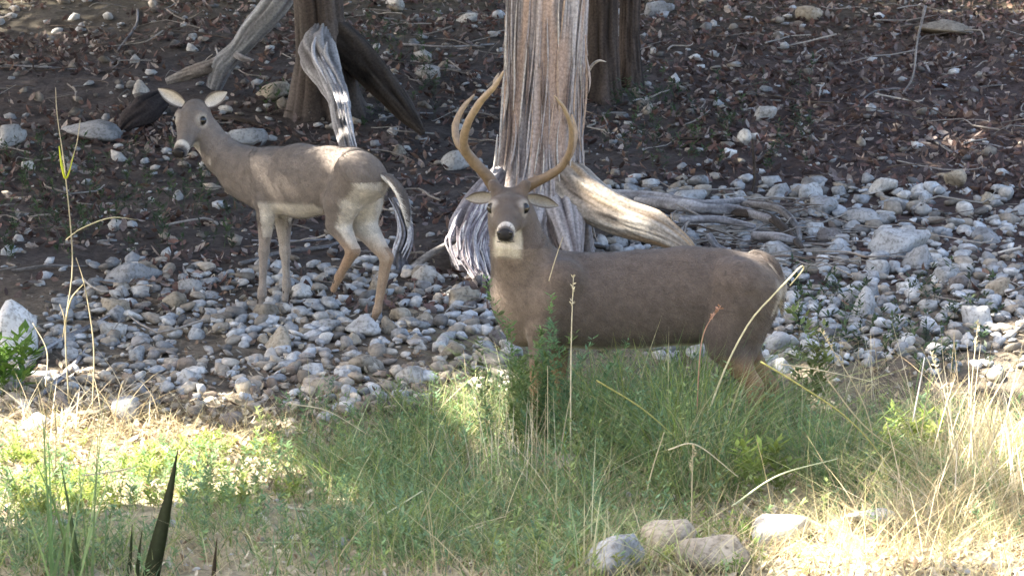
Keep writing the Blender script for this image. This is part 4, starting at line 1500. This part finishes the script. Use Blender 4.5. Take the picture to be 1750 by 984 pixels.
def doe_colour(V, N):
    C = np.repeat(COATD[None], len(V), 0)
    rel = V - org
    z = rel[:, 2]
    fpos = rel @ df
    lp = rel @ dl
    zb = D(520, 350, .1)[2] - org[2]
    w = np.clip((zb + 0.012 - z) / 0.02, 0, 1) * (fpos > -0.10) * (fpos < 0.22) * (z > zb - 0.16) * (np.abs(lp) < 0.14)
    w = np.maximum(w, np.clip((-N[:, 2] - 0.6) / 0.2, 0, 1) * (z > zb - .2) * (fpos < 0.3))
    C = C * (1 - w[:, None]) + PALE * w[:, None]
    # white rump and insides of the haunches
    zt = D(650, 310, 0)[2] - org[2]
    back = -(N @ df)
    w = np.clip((back - 0.30) / 0.2, 0, 1) * (z < zt) * (z > zt - 0.30) * (fpos < -0.18)
    w = np.maximum(w, (fpos < -0.12) * (z < zt) * (z > zt - .36) * (np.abs(lp) < 0.055))
    C = C * (1 - w[:, None]) + PALE * 1.02 * w[:, None]
    w = (np.sign(lp) * (N @ dl) < -0.45) * (z < zb) * (z > 0.05)
    C = C * (1 - 0.6 * w[:, None]) + PALE * 0.6 * w[:, None]
    w = np.clip((0.42 - z) / 0.1, 0, 1)[:, None] * (fpos < -0.1)[:, None]
    C = C * (1 - 0.7 * w) + np.array([0.36, 0.235, 0.14]) * 0.7 * w
    w = np.clip((0.45 - z) / 0.1, 0, 1)[:, None] * (fpos > -0.1)[:, None]
    C = C * (1 - 0.6 * w) + np.array([0.38, 0.33, 0.29]) * 0.6 * w
    C = face_colour(C, V, Hd(0, 0, 0), Rd, hs_d, COATD, PALE, N)
    return C * (1 + 0.22 * (fbm(V * np.array([8, 8, 14]), 3, 66)[:, None] - 0.5))


e_ = sorted([Hd(-0.01, .055, .035), Hd(-0.01, -.055, .035)], key=lambda v_: v_[0])
ears = [(e_[0], P(270, 152, e_[0][1] + .02), np.array([0.35, -1, -0.1]), 0.034), (e_[1], P(388, 158, e_[1][1] + .03), np.array([-0.35, -1, -0.1]), 0.036)]
build_deer(doe, org, sd, Hd, Rd, hs_d, doe_colour, df, dl, ears, 70000, COATD, 0.95, org[2] + 0.42)
for a_, t_ in LEGS_D:
    hoof(doe, org, a_, t_, 0.015)
tail(doe, org, [D(628, 300), D(660, 303), D(682, 325), D(693, 355), D(697, 385)], [0.03, 0.04, 0.038, 0.032, 0.010], unit([0.85, -0.45, 0.5]), COATD * 0.7, (0.72, 0.71, 0.70))

# sunbeams that fleck the animals and the wood
BEAMS += [(D(555, 252, .02), .10), (D(585, 262, .03), .07), (D(556, 282, .12), .045), (D(640, 330, 0), .10), (D(665, 312, 0), .07),
          (D(690, 350, 0), .06), (D(520, 362, .12), .06), (P(793, 435, 16.9), .12), (P(810, 470, 16.8), .08), (P(570, 150, 20.5), .10), (P(590, 230, 20.3), .10), (P(852, 300, 17.2), .06), (P(860, 200, 17.2), .08),
          (P(785, 200, 13.95), .06), (P(800, 190, 13.8), .06), (P(840, 150, 13.7), .06), (P(846, 480, 13.85), .05), (P(850, 520, 13.9), .06), (P(1318, 480, 14.0), .06), (P(1300, 432, 14.0), .05),
          (P(25, 540, 15.0), .22), (P(645, 520, 15.9), .10), (P(1060, 360, 17.0), .12), (P(1110, 372, 17.0), .1), (P(980, 480, 13.3), .05)]

EXTRA += [(D(440, 290), 500), (D(390, 265), 350), (D(345, 210), 300), (D(480, 290), 400), (B(900, 500), 300), (B(1000, 480), 300), (B(1150, 480), 250), (D(450, 420), 250)]
# --- oaks added out of view, left and up the bank, to shade the place
for x, y, ln, rd, n_, lb in [(-7.6, 12.2, (1.6, .6), (3.0, 2.6, 1.3), 13000, 'dark-trunked oak added for shade left of the sunlit straw, nearest the grass'),
                             (-7.2, 16.2, (1.2, .8), (3.0, 2.6, 1.3), 14000, 'dark-trunked oak added for shade left of the rock heap'),
                             (-7.0, 20.5, (1.0, 1.0), (3.0, 2.8, 1.3), 14000, 'dark-trunked oak added for shade left of the bank'),
                             (-6.5, 25.0, (1.0, 1.2), (3.2, 2.8, 1.3), 13000, 'dark-trunked oak added for shade high on the left bank'),
                             (-3.2, 28.5, (.6, .6), (3.0, 2.6, 1.3), 9000, 'dark-trunked oak added for shade at the top of the bank'),
                             (2.5, 30.0, (-.4, .0), (3.2, 2.6, 1.3), 9000, 'dark-trunked oak added for shade behind the top of the leafy bank'),
                             (-4.9, 18.8, (1.6, .4), (2.6, 2.6, 1.2), 12000, 'leaning oak added for shade between the left bank and the rock heap'),
                             (-5.2, 15.6, (.9, -.2), (2.2, 2.2, 1.0), 9000, 'small leaning oak added for shade beside the left rock heap'),
                             (-8.8, 22.8, (1.4, .6), (2.8, 2.6, 1.3), 12000, 'dark-trunked oak added for shade farthest to the side on the left bank'),
                             (-4.8, 24.4, (1.7, -.2), (2.6, 2.6, 1.2), 12000, 'oak added for shade, leaning out over the upper bank'),
                             (-9.2, 17.0, (1.4, .2), (2.6, 2.6, 1.3), 15000, 'oak added for shade, leaning over from behind the other oaks left of the heap')]:
    shade_tree(x + .5, y - 1.2, ln, rd, n_, lb)

# ----------------------------------------------------------------- grass and weeds
def blades(pos, h, w, lean, base_c, tip_c, droop=0.6, seg=3):
    """Curved tapering blades, one mesh."""
    n = len(pos)
    a = rng.random(n) * 6.283
    dx = np.stack([np.cos(a), np.sin(a), 0 * a], -1)
    b_ = a + rng.normal(size=n) * 0.6 + 1.57
    sx = np.stack([np.cos(b_), np.sin(b_), 0 * b_], -1)
    Vs = []
    Cs = []
    for k in range(seg + 1):
        t_ = k / seg
        out = lean * (t_ + droop * t_ * t_) * h
        up = h * (t_ - 0.28 * droop * lean * t_ * t_)
        c_ = pos + dx * out[:, None] + np.array([0, 0, 1]) * up[:, None]
        col = base_c * (1 - t_) + tip_c * t_
        if k < seg:
            ww = (w * (1 - 0.75 * t_) * 0.5)[:, None]
            Vs += [c_ - sx * ww, c_ + sx * ww]
            Cs += [col, col]
        else:
            Vs.append(c_)
            Cs.append(col)
    m = 2 * seg + 1
    V = np.stack(Vs, 1).reshape(-1, 3)
    C = np.stack(Cs, 1).reshape(-1, 3)
    o_ = (np.arange(n) * m)[:, None]
    Fq = np.concatenate([o_ + np.array([[2 * k, 2 * k + 1, 2 * k + 3, 2 * k + 2]]) for k in range(seg - 1)]) if seg > 1 else np.zeros((0, 4), int)
    Ft = o_ + np.array([[2 * seg - 2, 2 * seg - 1, 2 * seg]])
    return V, [Fq, Ft], C


def grow(n, x0=-3.0, x1=3.0, y0=10.0, y1=14.9):
    xy = np.stack([rng.uniform(x0, x1, n), rng.uniform(y0, y1, n)], -1)
    pos = np.c_[xy, gz(xy[:, 0], xy[:, 1]) - 0.01]
    qx, qy = pix(pos)
    return pos, qx, qy


def fields(qx, qy):
    """How lush (0..1) and how strawy (0..1) the ground is at a photo pixel, with noise."""
    nn = fbm(np.stack([qx / 120, qy / 60, 0 * qx], -1), 3, 91)
    lush = np.zeros(len(qx))
    for cx, cy, rx, ry, s_ in [(1180, 780, 420, 130, 1.0), (1000, 900, 330, 110, .9), (700, 800, 230, 90, .75), (500, 850, 200, 60, .8), (620, 900, 300, 90, .7), (930, 700, 120, 90, .9), (170, 850, 200, 40, .35), (80, 960, 220, 60, .6),
                               (1400, 760, 260, 110, .9), (1640, 800, 160, 120, .5), (300, 940, 200, 50, .35), (-300, 880, 300, 120, .6), (2000, 800, 250, 160, .6)]:
        lush = np.maximum(lush, s_ * np.clip(1.5 - np.sqrt(((qx - cx) / rx) ** 2 + ((qy - cy) / ry) ** 2), 0, 1))
    lush = lush * np.clip((nn - 0.18) * 2.4, 0, 1.2)
    lush = lush * (1 - 0.85 * np.clip(1.4 - np.sqrt(((qx - 1200) / 260) ** 2 + ((qy - 985) / 75) ** 2), 0, 1))
    straw = np.zeros(len(qx))
    for cx, cy, rx, ry, s_ in [(250, 740, 380, 60, .8), (1680, 760, 170, 220, 1.0), (1450, 940, 330, 60, .8), (880, 760, 70, 130, .8), (800, 680, 120, 60, .6), (350, 960, 120, 40, .6), (1650, 920, 220, 90, .9), (60, 700, 120, 60, .8),
                               (980, 860, 300, 120, .45), (1350, 660, 120, 70, .6), (560, 700, 250, 40, .4)]:
        straw = np.maximum(straw, s_ * np.clip(1.5 - np.sqrt(((qx - cx) / rx) ** 2 + ((qy - cy) / ry) ** 2), 0, 1))
    straw = np.maximum(straw * np.clip(nn * 2.0, 0, 1.2), 0.2 + 0.15 * ((qx > 650) & (qx < 1600)))
    return lush.clip(0, 1), straw.clip(0, 1)


G_DARK = np.array([(0.16, 0.25, 0.10), (0.20, 0.29, 0.12), (0.17, 0.27, 0.14), (0.30, 0.34, 0.15), (0.44, 0.41, 0.24)])
G_LIME = np.array([(0.24, 0.32, 0.08), (0.32, 0.36, 0.11), (0.19, 0.28, 0.08)])
G_STRAW = np.array([(0.52, 0.43, 0.25), (0.60, 0.52, 0.33), (0.44, 0.34, 0.20), (0.50, 0.46, 0.27)])


def pick(arr, n):
    return arr[rng.integers(len(arr), size=n)] * rng.uniform(0.75, 1.25, (n, 1))


# tall and short green grass
pos, qx, qy = grow(100000)
lush, straw = fields(qx, qy)
k = rng.random(len(pos)) < lush * 0.85
k &= ~((pos[:, 1] > 13.7) & (rng.random(len(pos)) < np.clip((pos[:, 1] - 14.2) / 0.6, 0, 1)))
pos, qx, qy, lush = pos[k], qx[k], qy[k], lush[k]
n = len(pos)
tall = np.clip(1.3 - np.sqrt(((qx - 1130) / 380) ** 2 + ((qy - 780) / 110) ** 2), 0, 1)
h = (0.07 + 0.13 * lush + 0.22 * tall) * rng.uniform(0.5, 1.4, n)
h = h * (1 - 0.6 * np.clip((560 - qx) / 120, 0, 1) * np.clip((930 - qy) / 60, 0, 1))
lime = np.clip((520 - qx) / 350, 0, 1) * (qy < 900)
col = np.where((rng.random(n) < 0.22 + 0.6 * lime)[:, None], pick(G_LIME, n), pick(G_DARK, n))
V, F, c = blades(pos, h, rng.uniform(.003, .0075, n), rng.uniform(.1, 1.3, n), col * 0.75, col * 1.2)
tag(obj('green_grass', mesh('green_grass', V, F, c, False), M_GRASS), 'green grass growing in the foreground and round the buck', 'grass', kind='stuff')
# dry straw
pos, qx, qy = grow(90000)
lush, straw = fields(qx, qy)
k = rng.random(len(pos)) < straw * 0.62
k &= ~((pos[:, 1] > 14.0) & (rng.random(len(pos)) < np.clip((pos[:, 1] - 14.0) / 0.7, 0, 1)))
pos, straw, qx = pos[k], straw[k], qx[k]
n = len(pos)
h = (0.06 + 0.16 * straw * (0.4 + 0.6 * (qx > 700))) * rng.uniform(0.4, 1.6, n)
col = pick(G_STRAW, n)
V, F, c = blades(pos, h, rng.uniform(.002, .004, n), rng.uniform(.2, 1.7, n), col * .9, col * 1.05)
tag(obj('dry_grass', mesh('dry_grass', V, F, c, False), M_GRASS), 'straw-coloured dry grass lying and standing among the green', 'grass', kind='stuff')

# tall thin seeding stems standing over the grass
pos, qx, qy = grow(2600)
lush, straw = fields(qx, qy)
k = (rng.random(len(pos)) < np.clip(lush * .35 + straw * .6, 0, 1) * (qx > 480)) & (pos[:, 1] < 14.4)
pos = pos[k]
n = len(pos)
col = pick(np.vstack([G_STRAW, [(0.40, 0.44, 0.22)]]), n)
V, F, c = blades(pos, rng.uniform(.18, .48, n), rng.uniform(.003, .0048, n), rng.uniform(.1, 1.1, n), col, col * 1.1, .9, 6)
tag(obj('seeding_grass', mesh('seeding_grass', V, F, c, False), M_STEM), 'thin tan grass stalks arching over the green grass', 'grass', kind='stuff')


# feathery weeds: thin stems carrying small leaflets
def weeds(pos, h, leafs, size, cols, spread=.06):
    parts = []
    n = len(pos)
    lean = rng.normal(size=(n, 2)) * 0.22
    t_ = rng.uniform(0.25, 1.0, (n, leafs))
    base = pos[:, None] + np.concatenate([lean[:, None] * (t_ ** 1.4 * h[:, None])[..., None], (t_ * h[:, None])[..., None]], -1)
    a = rng.random((n, leafs)) * 6.283
    out = np.stack([np.cos(a), np.sin(a), rng.uniform(0.1, .9, (n, leafs))], -1)
    L = size * rng.uniform(.5, 1.3, (n, leafs, 1))
    side = np.stack([-np.sin(a), np.cos(a), rng.normal(size=(n, leafs)) * .3], -1)
    tip = base + out * L
    mid = base + out * L * .5
    Q = np.stack([base, mid + side * L * .16, tip, mid - side * L * .16], 2).reshape(-1, 3)
    cc = pick(cols, n)
    parts.append((Q, [np.arange(len(Q)).reshape(-1, 4)], np.repeat(cc, leafs * 4, 0) * np.repeat(rng.uniform(.8, 1.2, (n * leafs, 1)), 4, 0)))
    tp_ = pos + np.c_[lean * h[:, None], h]
    w_ = np.array([.0018, 0, 0])
    Q = np.stack([pos - w_, pos + w_, tp_], 1).reshape(-1, 3)
    parts.append((Q, [np.arange(len(Q)).reshape(-1, 3)], np.repeat(cc * .9, 3, 0)))
    return joined(parts)


pos, qx, qy = grow(7500)
lush, straw = fields(qx, qy)
k = (rng.random(len(pos)) < lush * 0.9) & (pos[:, 1] < 14.5)
pos, qx, qy = pos[k], qx[k], qy[k]
h = (0.14 + 0.20 * np.clip(1.3 - np.sqrt(((qx - 1100) / 350) ** 2 + ((qy - 800) / 110) ** 2), 0, 1)) * rng.uniform(.6, 1.25, len(pos))
V, F, c = weeds(pos, h, 34, 0.024, np.array([(0.20, 0.31, 0.14), (0.21, 0.31, 0.16), (0.30, 0.37, 0.14), (0.17, 0.28, 0.15)]))
pl = sample_px([(90, 780), (250, 765), (500, 790), (520, 850), (300, 880), (0, 900), (-100, 860)], 1900)
pl = pl[(fbm(pl * np.array([5, 5, 0]), 2, 33) > 0.52) & (rng.random(len(pl)) < .75)]
pb = sample_px([(980, 900), (1300, 900), (1330, 1000), (960, 1000)], 160)
V2, F2, c2 = weeds(np.vstack([pl, pb]), rng.uniform(.03, .085, len(pl) + len(pb)), 22, 0.026, np.array([(0.26, 0.34, 0.08), (0.32, 0.37, 0.10), (0.20, 0.29, 0.08)]))
V, F, c = joined([(V, F, c), (V2, F2, c2)])
tag(obj('green_weeds', mesh('green_weeds', V, F, c, False), M_GRASS), 'fine-leaved green weeds mixed through the grass before the buck', 'weeds', kind='stuff')
# sparse low green on the left bank and stony ground
pos = np.vstack([sample_px([(-200, 250), (400, 250), (420, 440), (-200, 450)], 260), sample_px([(1350, 480), (1700, 480), (1700, 640), (1350, 660)], 120), sample_px([(600, 30), (760, 30), (760, 220), (420, 200)], 120), sample_px([(1000, 120), (1400, 150), (1400, 300), (1010, 300)], 150)])
V, F, c = weeds(pos, rng.uniform(.05, .16, len(pos)), 16, 0.035, np.array([(0.06, 0.10, 0.05), (0.09, 0.13, 0.06), (0.07, 0.09, 0.06)]))
tag(obj('low_weeds', mesh('low_weeds', V, F, c, False), M_GRASS), 'thin low green weeds among the stones and on the bank', 'weeds', kind='stuff')


def weed_plant(px_, py_, hpx, n, leafs, size, cols, label, spread=.05, up=None):
    g = ground_at(px_, py_)[0]
    hh = hpx * g[1] / FP
    t_ = thing('weed_plant', g, label, 'weed')
    ps = np.c_[rng.normal(size=(n, 2)) * spread, np.zeros(n)]
    V, F, c_ = weeds(ps, hh * rng.uniform(.55, 1.0, n), leafs, size, np.array(cols))
    tag(obj('foliage', mesh('foliage', V, F, c_, False), M_GRASS, t_), kind='stuff')


weed_plant(925, 800, 340, 12, 150, .028, [(0.16, 0.26, 0.10), (0.14, 0.24, 0.12)], "tall feathery green weed rising in front of the buck's chest", .045)
weed_plant(890, 800, 250, 12, 100, .028, [(0.17, 0.23, 0.09), (0.18, 0.25, 0.09)], "shorter feathery green weed beside the tall one at the buck's chest", .06)
weed_plant(1395, 730, 210, 7, 50, .05, [(0.24, 0.28, 0.10), (0.20, 0.26, 0.10)], "yellow-green leafy weed standing behind the buck's tail", .05)
weed_plant(1550, 800, 110, 8, 40, .05, [(0.22, 0.30, 0.07), (0.26, 0.30, 0.08)], 'bright lime weed at the edge of the tall dry grass', .06)
weed_plant(12, 680, 120, 10, 24, .075, [(0.16, 0.27, 0.06), (0.12, 0.22, 0.05)], 'broad-leaved bright green weed in front of the white boulder', .06)
weed_plant(1300, 860, 120, 7, 40, .05, [(0.22, 0.29, 0.07)], 'bright green sprig in the shaded grass before the buck', .05)


def clump(px_, py_, n, h0, h1, lean, cols, w, label, spread=.09, droop=.6, nm='dry_grass_clump', group=None):
    g = ground_at(px_, py_)[0]
    t_ = thing(nm, g, label, 'grass', group)
    ps = np.c_[rng.normal(size=(n, 2)) * spread, np.zeros(n)]
    cc = pick(np.array(cols), n)
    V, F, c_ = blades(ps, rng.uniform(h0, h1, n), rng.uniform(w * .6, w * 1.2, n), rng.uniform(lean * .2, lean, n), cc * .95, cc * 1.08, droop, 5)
    tag(obj('blades', mesh('blades', V, F, c_, False), M_STEM, t_), kind='stuff')
    return t_


ST = [(0.60, 0.52, 0.36), (0.66, 0.58, 0.43), (0.50, 0.41, 0.27)]
clump(1650, 830, 70, .30, .66, .55, ST, .007, 'tall sunlit dry grass clump beside the rock bed, the tallest of the dry clumps', .11, .5)
clump(1720, 880, 60, .25, .60, .6, ST, .006, 'dry straw clump right of the tallest dry clump', .11, .6)
clump(1600, 900, 50, .18, .42, .9, ST, .006, 'low arching dry clump in front of the tallest dry clump', .10, .9)
clump(1310, 760, 36, .22, .46, .5, [(0.48, 0.36, 0.20), (0.55, 0.44, 0.27)], .005, "tawny dry grass clump at the buck's hind legs", .08, .6)
clump(870, 860, 60, .20, .50, .35, ST, .005, "upright straw clump in front of the buck's chest", .09, .4)
clump(900, 790, 36, .20, .42, .4, ST, .005, "thin straw clump behind the upright one at the buck's chest", .08, .5)
clump(70, 760, 46, .14, .34, 1.1, ST, .006, 'flattened dry clump below the white boulder', .10, .9)
clump(190, 720, 40, .12, .36, 1.3, ST, .006, 'flattened dry clump on the sunlit straw below the left heap', .10, .8)
clump(110, 990, 26, .30, .62, .30, [(0.13, 0.22, 0.08), (0.17, 0.25, 0.10)], .010, 'tall fresh green grass tuft in the foreground', .05, .4, 'green_grass_tuft')
clump(1095, 985, 34, .12, .30, .9, [(0.30, 0.34, 0.15), (0.46, 0.43, 0.24)], .006, 'green and straw tuft growing between the low and the upright foreground boulders', .06, .7, 'green_grass_tuft')
clump(1190, 990, 30, .10, .26, .9, [(0.30, 0.34, 0.15), (0.50, 0.45, 0.27)], .006, 'mixed tuft growing in front of the broad pale boulder', .07, .7, 'green_grass_tuft')
clump(1010, 985, 30, .14, .32, .8, [(0.22, 0.30, 0.13), (0.44, 0.42, 0.24)], .006, 'green tuft growing over the low grey boulder', .06, .7, 'green_grass_tuft')
clump(1450, 700, 30, .2, .40, .6, ST, .005, 'thin dry clump between the buck and the rock bed', .10, .6)


def stem_thing(pp, d, rad, colr, label, group=None, nm='straw_plant', seed_head=False, leaf=None):
    base = max(pp, key=lambda v_: v_[1])
    pts = [P(x, y, d + 0.03 * k_) for k_, (x, y) in enumerate(pp)]
    g0 = min(pts, key=lambda v_: v_[2]).copy()
    t_ = thing(nm, g0, label, 'grass', group)
    V, F = tube(pts, [rad * .75, rad * .65, rad * .35], 26, 6)
    obj('stem', mesh('stem', V - g0, F, np.array(colr) * np.ones((len(V), 3))), M_STEM, t_)
    if seed_head:
        e = min(pp, key=lambda v_: v_[1])
        top = P(e[0], e[1], d)
        parts = []
        for q_ in range(26):
            s_ = rng.random()
            p0 = catmull(pts, 50)[int(49 * (1 - 0.22 * s_))] if pp[-1][1] < pp[0][1] else catmull(pts, 50)[int(49 * 0.22 * s_)]
            dd_ = unit(rng.normal(size=3) + np.array([0, 0, 1.2]))
            sd_ = unit(np.cross(dd_, rng.normal(size=3)))
            L_ = .018
            parts.append((np.array([p0, p0 + dd_ * L_ * .5 + sd_ * .003, p0 + dd_ * L_, p0 + dd_ * L_ * .5 - sd_ * .003]) - g0, [np.array([[0, 1, 2, 3]])], np.array(colr) * rng.uniform(.8, 1.2)))
        V, F, c_ = joined(parts)
        tag(obj('seed_head', mesh('seed_head', V, F, c_, False), M_STEM, t_), kind='stuff')
    for lf in (leaf or []):
        lp, lw, lc = lf
        lpts = [P(x, y, d - .02) for x, y in lp]
        V, F = tube(lpts, [lw * .4, lw, lw * .8, lw * .1], 18, 6, flat=.25)
        obj('leaf', mesh('leaf', V - g0, F, np.array(lc) * np.ones((len(V), 3))), M_STEM, t_)
    return t_


TAN = (0.56, 0.47, 0.30)
PAL = (0.66, 0.58, 0.40)
YEL = (0.45, 0.42, 0.14)
# tall dry stalk on the left, with its folded leaves
stem_thing([(118, 690), (112, 560), (124, 450), (112, 300), (98, 200), (95, 150)], 14.0, .0045, (0.40, 0.35, 0.24), 'tall dry stalk with a folded yellow-green leaf beside the left rock heap', nm='dry_stalk',
           leaf=[([(137, 205), (130, 250), (113, 298)], .006, PAL), ([(101, 250), (106, 285), (114, 304), (128, 258)], .020, (0.62, 0.66, 0.05)), ([(112, 410), (140, 390), (190, 372), (236, 376)], .011, (0.62, 0.57, 0.38))])
stem_thing([(158, 700), (160, 590), (145, 490), (130, 440)], 14.0, .0045, (0.50, 0.42, 0.27), 'shorter dry stalk with a bent straw leaf beside the tall stalk', nm='dry_stalk', leaf=[([(142, 486), (122, 510), (112, 550), (106, 582)], .012, (0.56, 0.47, 0.27)), ([(102, 520), (110, 545), (110, 580)], .008, PAL)])
stem_thing([(78, 660), (80, 600), (56, 552)], 14.2, .004, PAL, 'thin bent straw between the white boulder and the stalks', nm='dry_stalk')
for pp in ([(75, 800), (78, 720), (92, 640)], [(95, 800), (95, 720), (86, 650)]):
    stem_thing(pp, 12.6, .003, (0.17, 0.16, 0.09), 'thin dark stem standing against the sunlit straw', 'dark stems on the sunlit straw')
# broad dark blades in the foreground


def broad_blade(pp, d, w, c0, label, group=None):
    pts = catmull([P(x, y, d) for x, y in pp], 20)
    g0 = pts[0].copy()
    ws = np.interp(np.linspace(0, 1, 20), [0, .3, 1], [w, w * .85, .001])
    V = np.concatenate([np.stack([pts + np.array([-1, 0, 0]) * ws[:, None], pts + np.array([0, .35, 0]) * ws[:, None], pts + np.array([1, 0, 0]) * ws[:, None], pts + np.array([0, .15, 0]) * ws[:, None]], 1)]).reshape(-1, 3)
    i_ = np.arange(19)[:, None] * 4
    j_ = np.arange(4)[None]
    F = np.stack([i_ + j_, i_ + (j_ + 1) % 4, i_ + 4 + (j_ + 1) % 4, i_ + 4 + j_], -1).reshape(-1, 4)
    o = obj('grass_plant', mesh('grass_plant', V - g0, F, np.array(c0) * np.ones((len(V), 3)), False), M_GRASS, None, g0)
    tag(o, label, 'grass', group)


broad_blade([(248, 1030), (272, 920), (290, 840), (304, 768)], 11.0, .030, (0.045, 0.055, 0.022), 'broad dark olive blade, the largest of the foreground blades')
broad_blade([(214, 1030), (222, 960), (226, 895)], 11.0, .010, (0.045, 0.06, 0.025), 'narrow dark blade left of the broad dark blade', None)
broad_blade([(232, 1030), (236, 960), (243, 905)], 11.0, .009, (0.05, 0.065, 0.025), 'narrow dark blade close beside the broad dark blade', None)
broad_blade([(362, 1030), (366, 970), (371, 918)], 11.0, .010, (0.07, 0.05, 0.03), 'short dark brown blade standing alone in the foreground litter', None)
broad_blade([(140, 1030), (128, 930), (104, 790)], 11.1, .014, (0.12, 0.17, 0.07), 'long green blade in the foreground tuft, leaning over')
broad_blade([(118, 1030), (112, 930), (75, 810)], 11.1, .012, (0.15, 0.20, 0.08), 'long yellow-green blade in the foreground tuft')

STEMS = [
    ([(975, 790), (976, 600), (980, 470)], 13.2, .0045, PAL, "straight pale stem standing before the buck's shoulder", True),
    ([(938, 480), (950, 440), (962, 405)], 13.6, .003, TAN, "short thin straw before the buck's neck", False),
    ([(1205, 720), (1240, 628), (1280, 552), (1318, 508), (1345, 480), (1367, 457), (1373, 456), (1371, 463), (1350, 488)], 13.3, .0055, (0.66, 0.60, 0.38), "bent straw folded over at its top beside the buck's tail", False),
    ([(1190, 720), (1200, 580), (1232, 522)], 13.3, .004, (0.42, 0.24, 0.16), "reddish seed stem before the buck's flank", True),
    ([(1300, 618), (1370, 660), (1450, 716), (1510, 790), (1520, 880)], 12.6, .0045, YEL, 'long yellow-green stem arching over the shaded grass', False),
    ([(1415, 650), (1480, 730), (1565, 790)], 12.7, .0035, TAN, 'thin tan stem crossing the long arching stem', False),
    ([(1335, 622), (1400, 632), (1490, 652)], 13.2, .004, PAL, 'pale straw lying level behind the arching stem', False),
    ([(1250, 865), (1330, 812), (1432, 783)], 12.0, .0045, (0.52, 0.56, 0.36), 'pale green straw sweeping low across the shaded grass', False),
    ([(1142, 768), (1190, 760), (1262, 815)], 12.2, .004, PAL, 'hooked pale straw in the grass above the boulders', False),
    ([(1180, 960), (1182, 860), (1184, 762)], 12.1, .0035, TAN, 'upright tan stem above the foreground boulders', True),
    ([(1088, 930), (1110, 820), (1135, 738)], 12.2, .004, TAN, 'leaning tan stem left of the foreground boulders', False),
    ([(1020, 650), (1100, 700), (1180, 770)], 12.9, .0045, YEL, "yellow-green stem slanting down before the buck's belly", False),
    ([(935, 900), (936, 780), (936, 625)], 12.9, .0035, TAN, 'straight thin stem beside the upright straw clump', False),
    ([(500, 690), (560, 702), (625, 740)], 12.9, .0035, PAL, 'pale straw arching at the end of the sunlit patch', False),
    ([(590, 935), (650, 885), (722, 838)], 11.8, .0055, (0.60, 0.60, 0.40), 'thick pale straw leaning up out of the dark grass', False),
    ([(580, 945), (610, 895), (640, 855)], 11.9, .004, PAL, 'thinner pale straw parallel to the thick leaning straw', False),
    ([(500, 868), (580, 880), (660, 920)], 12.0, .004, (0.52, 0.55, 0.34), 'straw lying across the thick leaning straw', False),
    ([(720, 950), (790, 905), (870, 880)], 11.7, .0045, TAN, 'tan straw slanting through the grass left of the slab', False),
    ([(690, 960), (760, 925), (830, 895)], 11.6, .004, PAL, 'pale straw slanting beside the tan straw in the grass', False),
    ([(440, 926), (560, 928), (660, 950)], 11.5, .003, (0.45, 0.50, 0.30), 'thin greenish straw lying level in the dark grass', False),
    ([(140, 812), (190, 806), (245, 795)], 12.4, .0045, PAL, 'sunlit straw lying at the edge of the lime grass', False),
    ([(1665, 830), (1660, 680), (1672, 545)], 12.9, .004, PAL, 'tall pale stem rising out of the tallest dry clump', True),
    ([(1640, 830), (1622, 700), (1590, 600)], 12.9, .004, PAL, 'pale stem leaning away from the tallest dry clump towards the buck', True),
    ([(1690, 840), (1705, 700), (1748, 600)], 12.8, .004, PAL, 'pale stem leaning out of the tallest dry clump, away from the buck', True),
    ([(1560, 720), (1575, 640), (1580, 610)], 13.3, .004, (0.72, 0.70, 0.66), 'short whitish dead stem before the rock bed', False),
    ([(1500, 830), (1480, 700), (1400, 560)], 13.2, .0035, TAN, 'slim tan stem leaning towards the yellow-green weed', True),
]
for pp, d_, rad, cl, lb, sh in STEMS:
    stem_thing(pp, d_, rad, cl, lb, seed_head=sh)
print('tris', sum(sum(len(p.vertices) - 2 for p in o.data.polygons) if len(o.data.polygons) < 5000 else len(o.data.loops) - 2 * len(o.data.polygons) for o in COL.objects if o.type == 'MESH'))
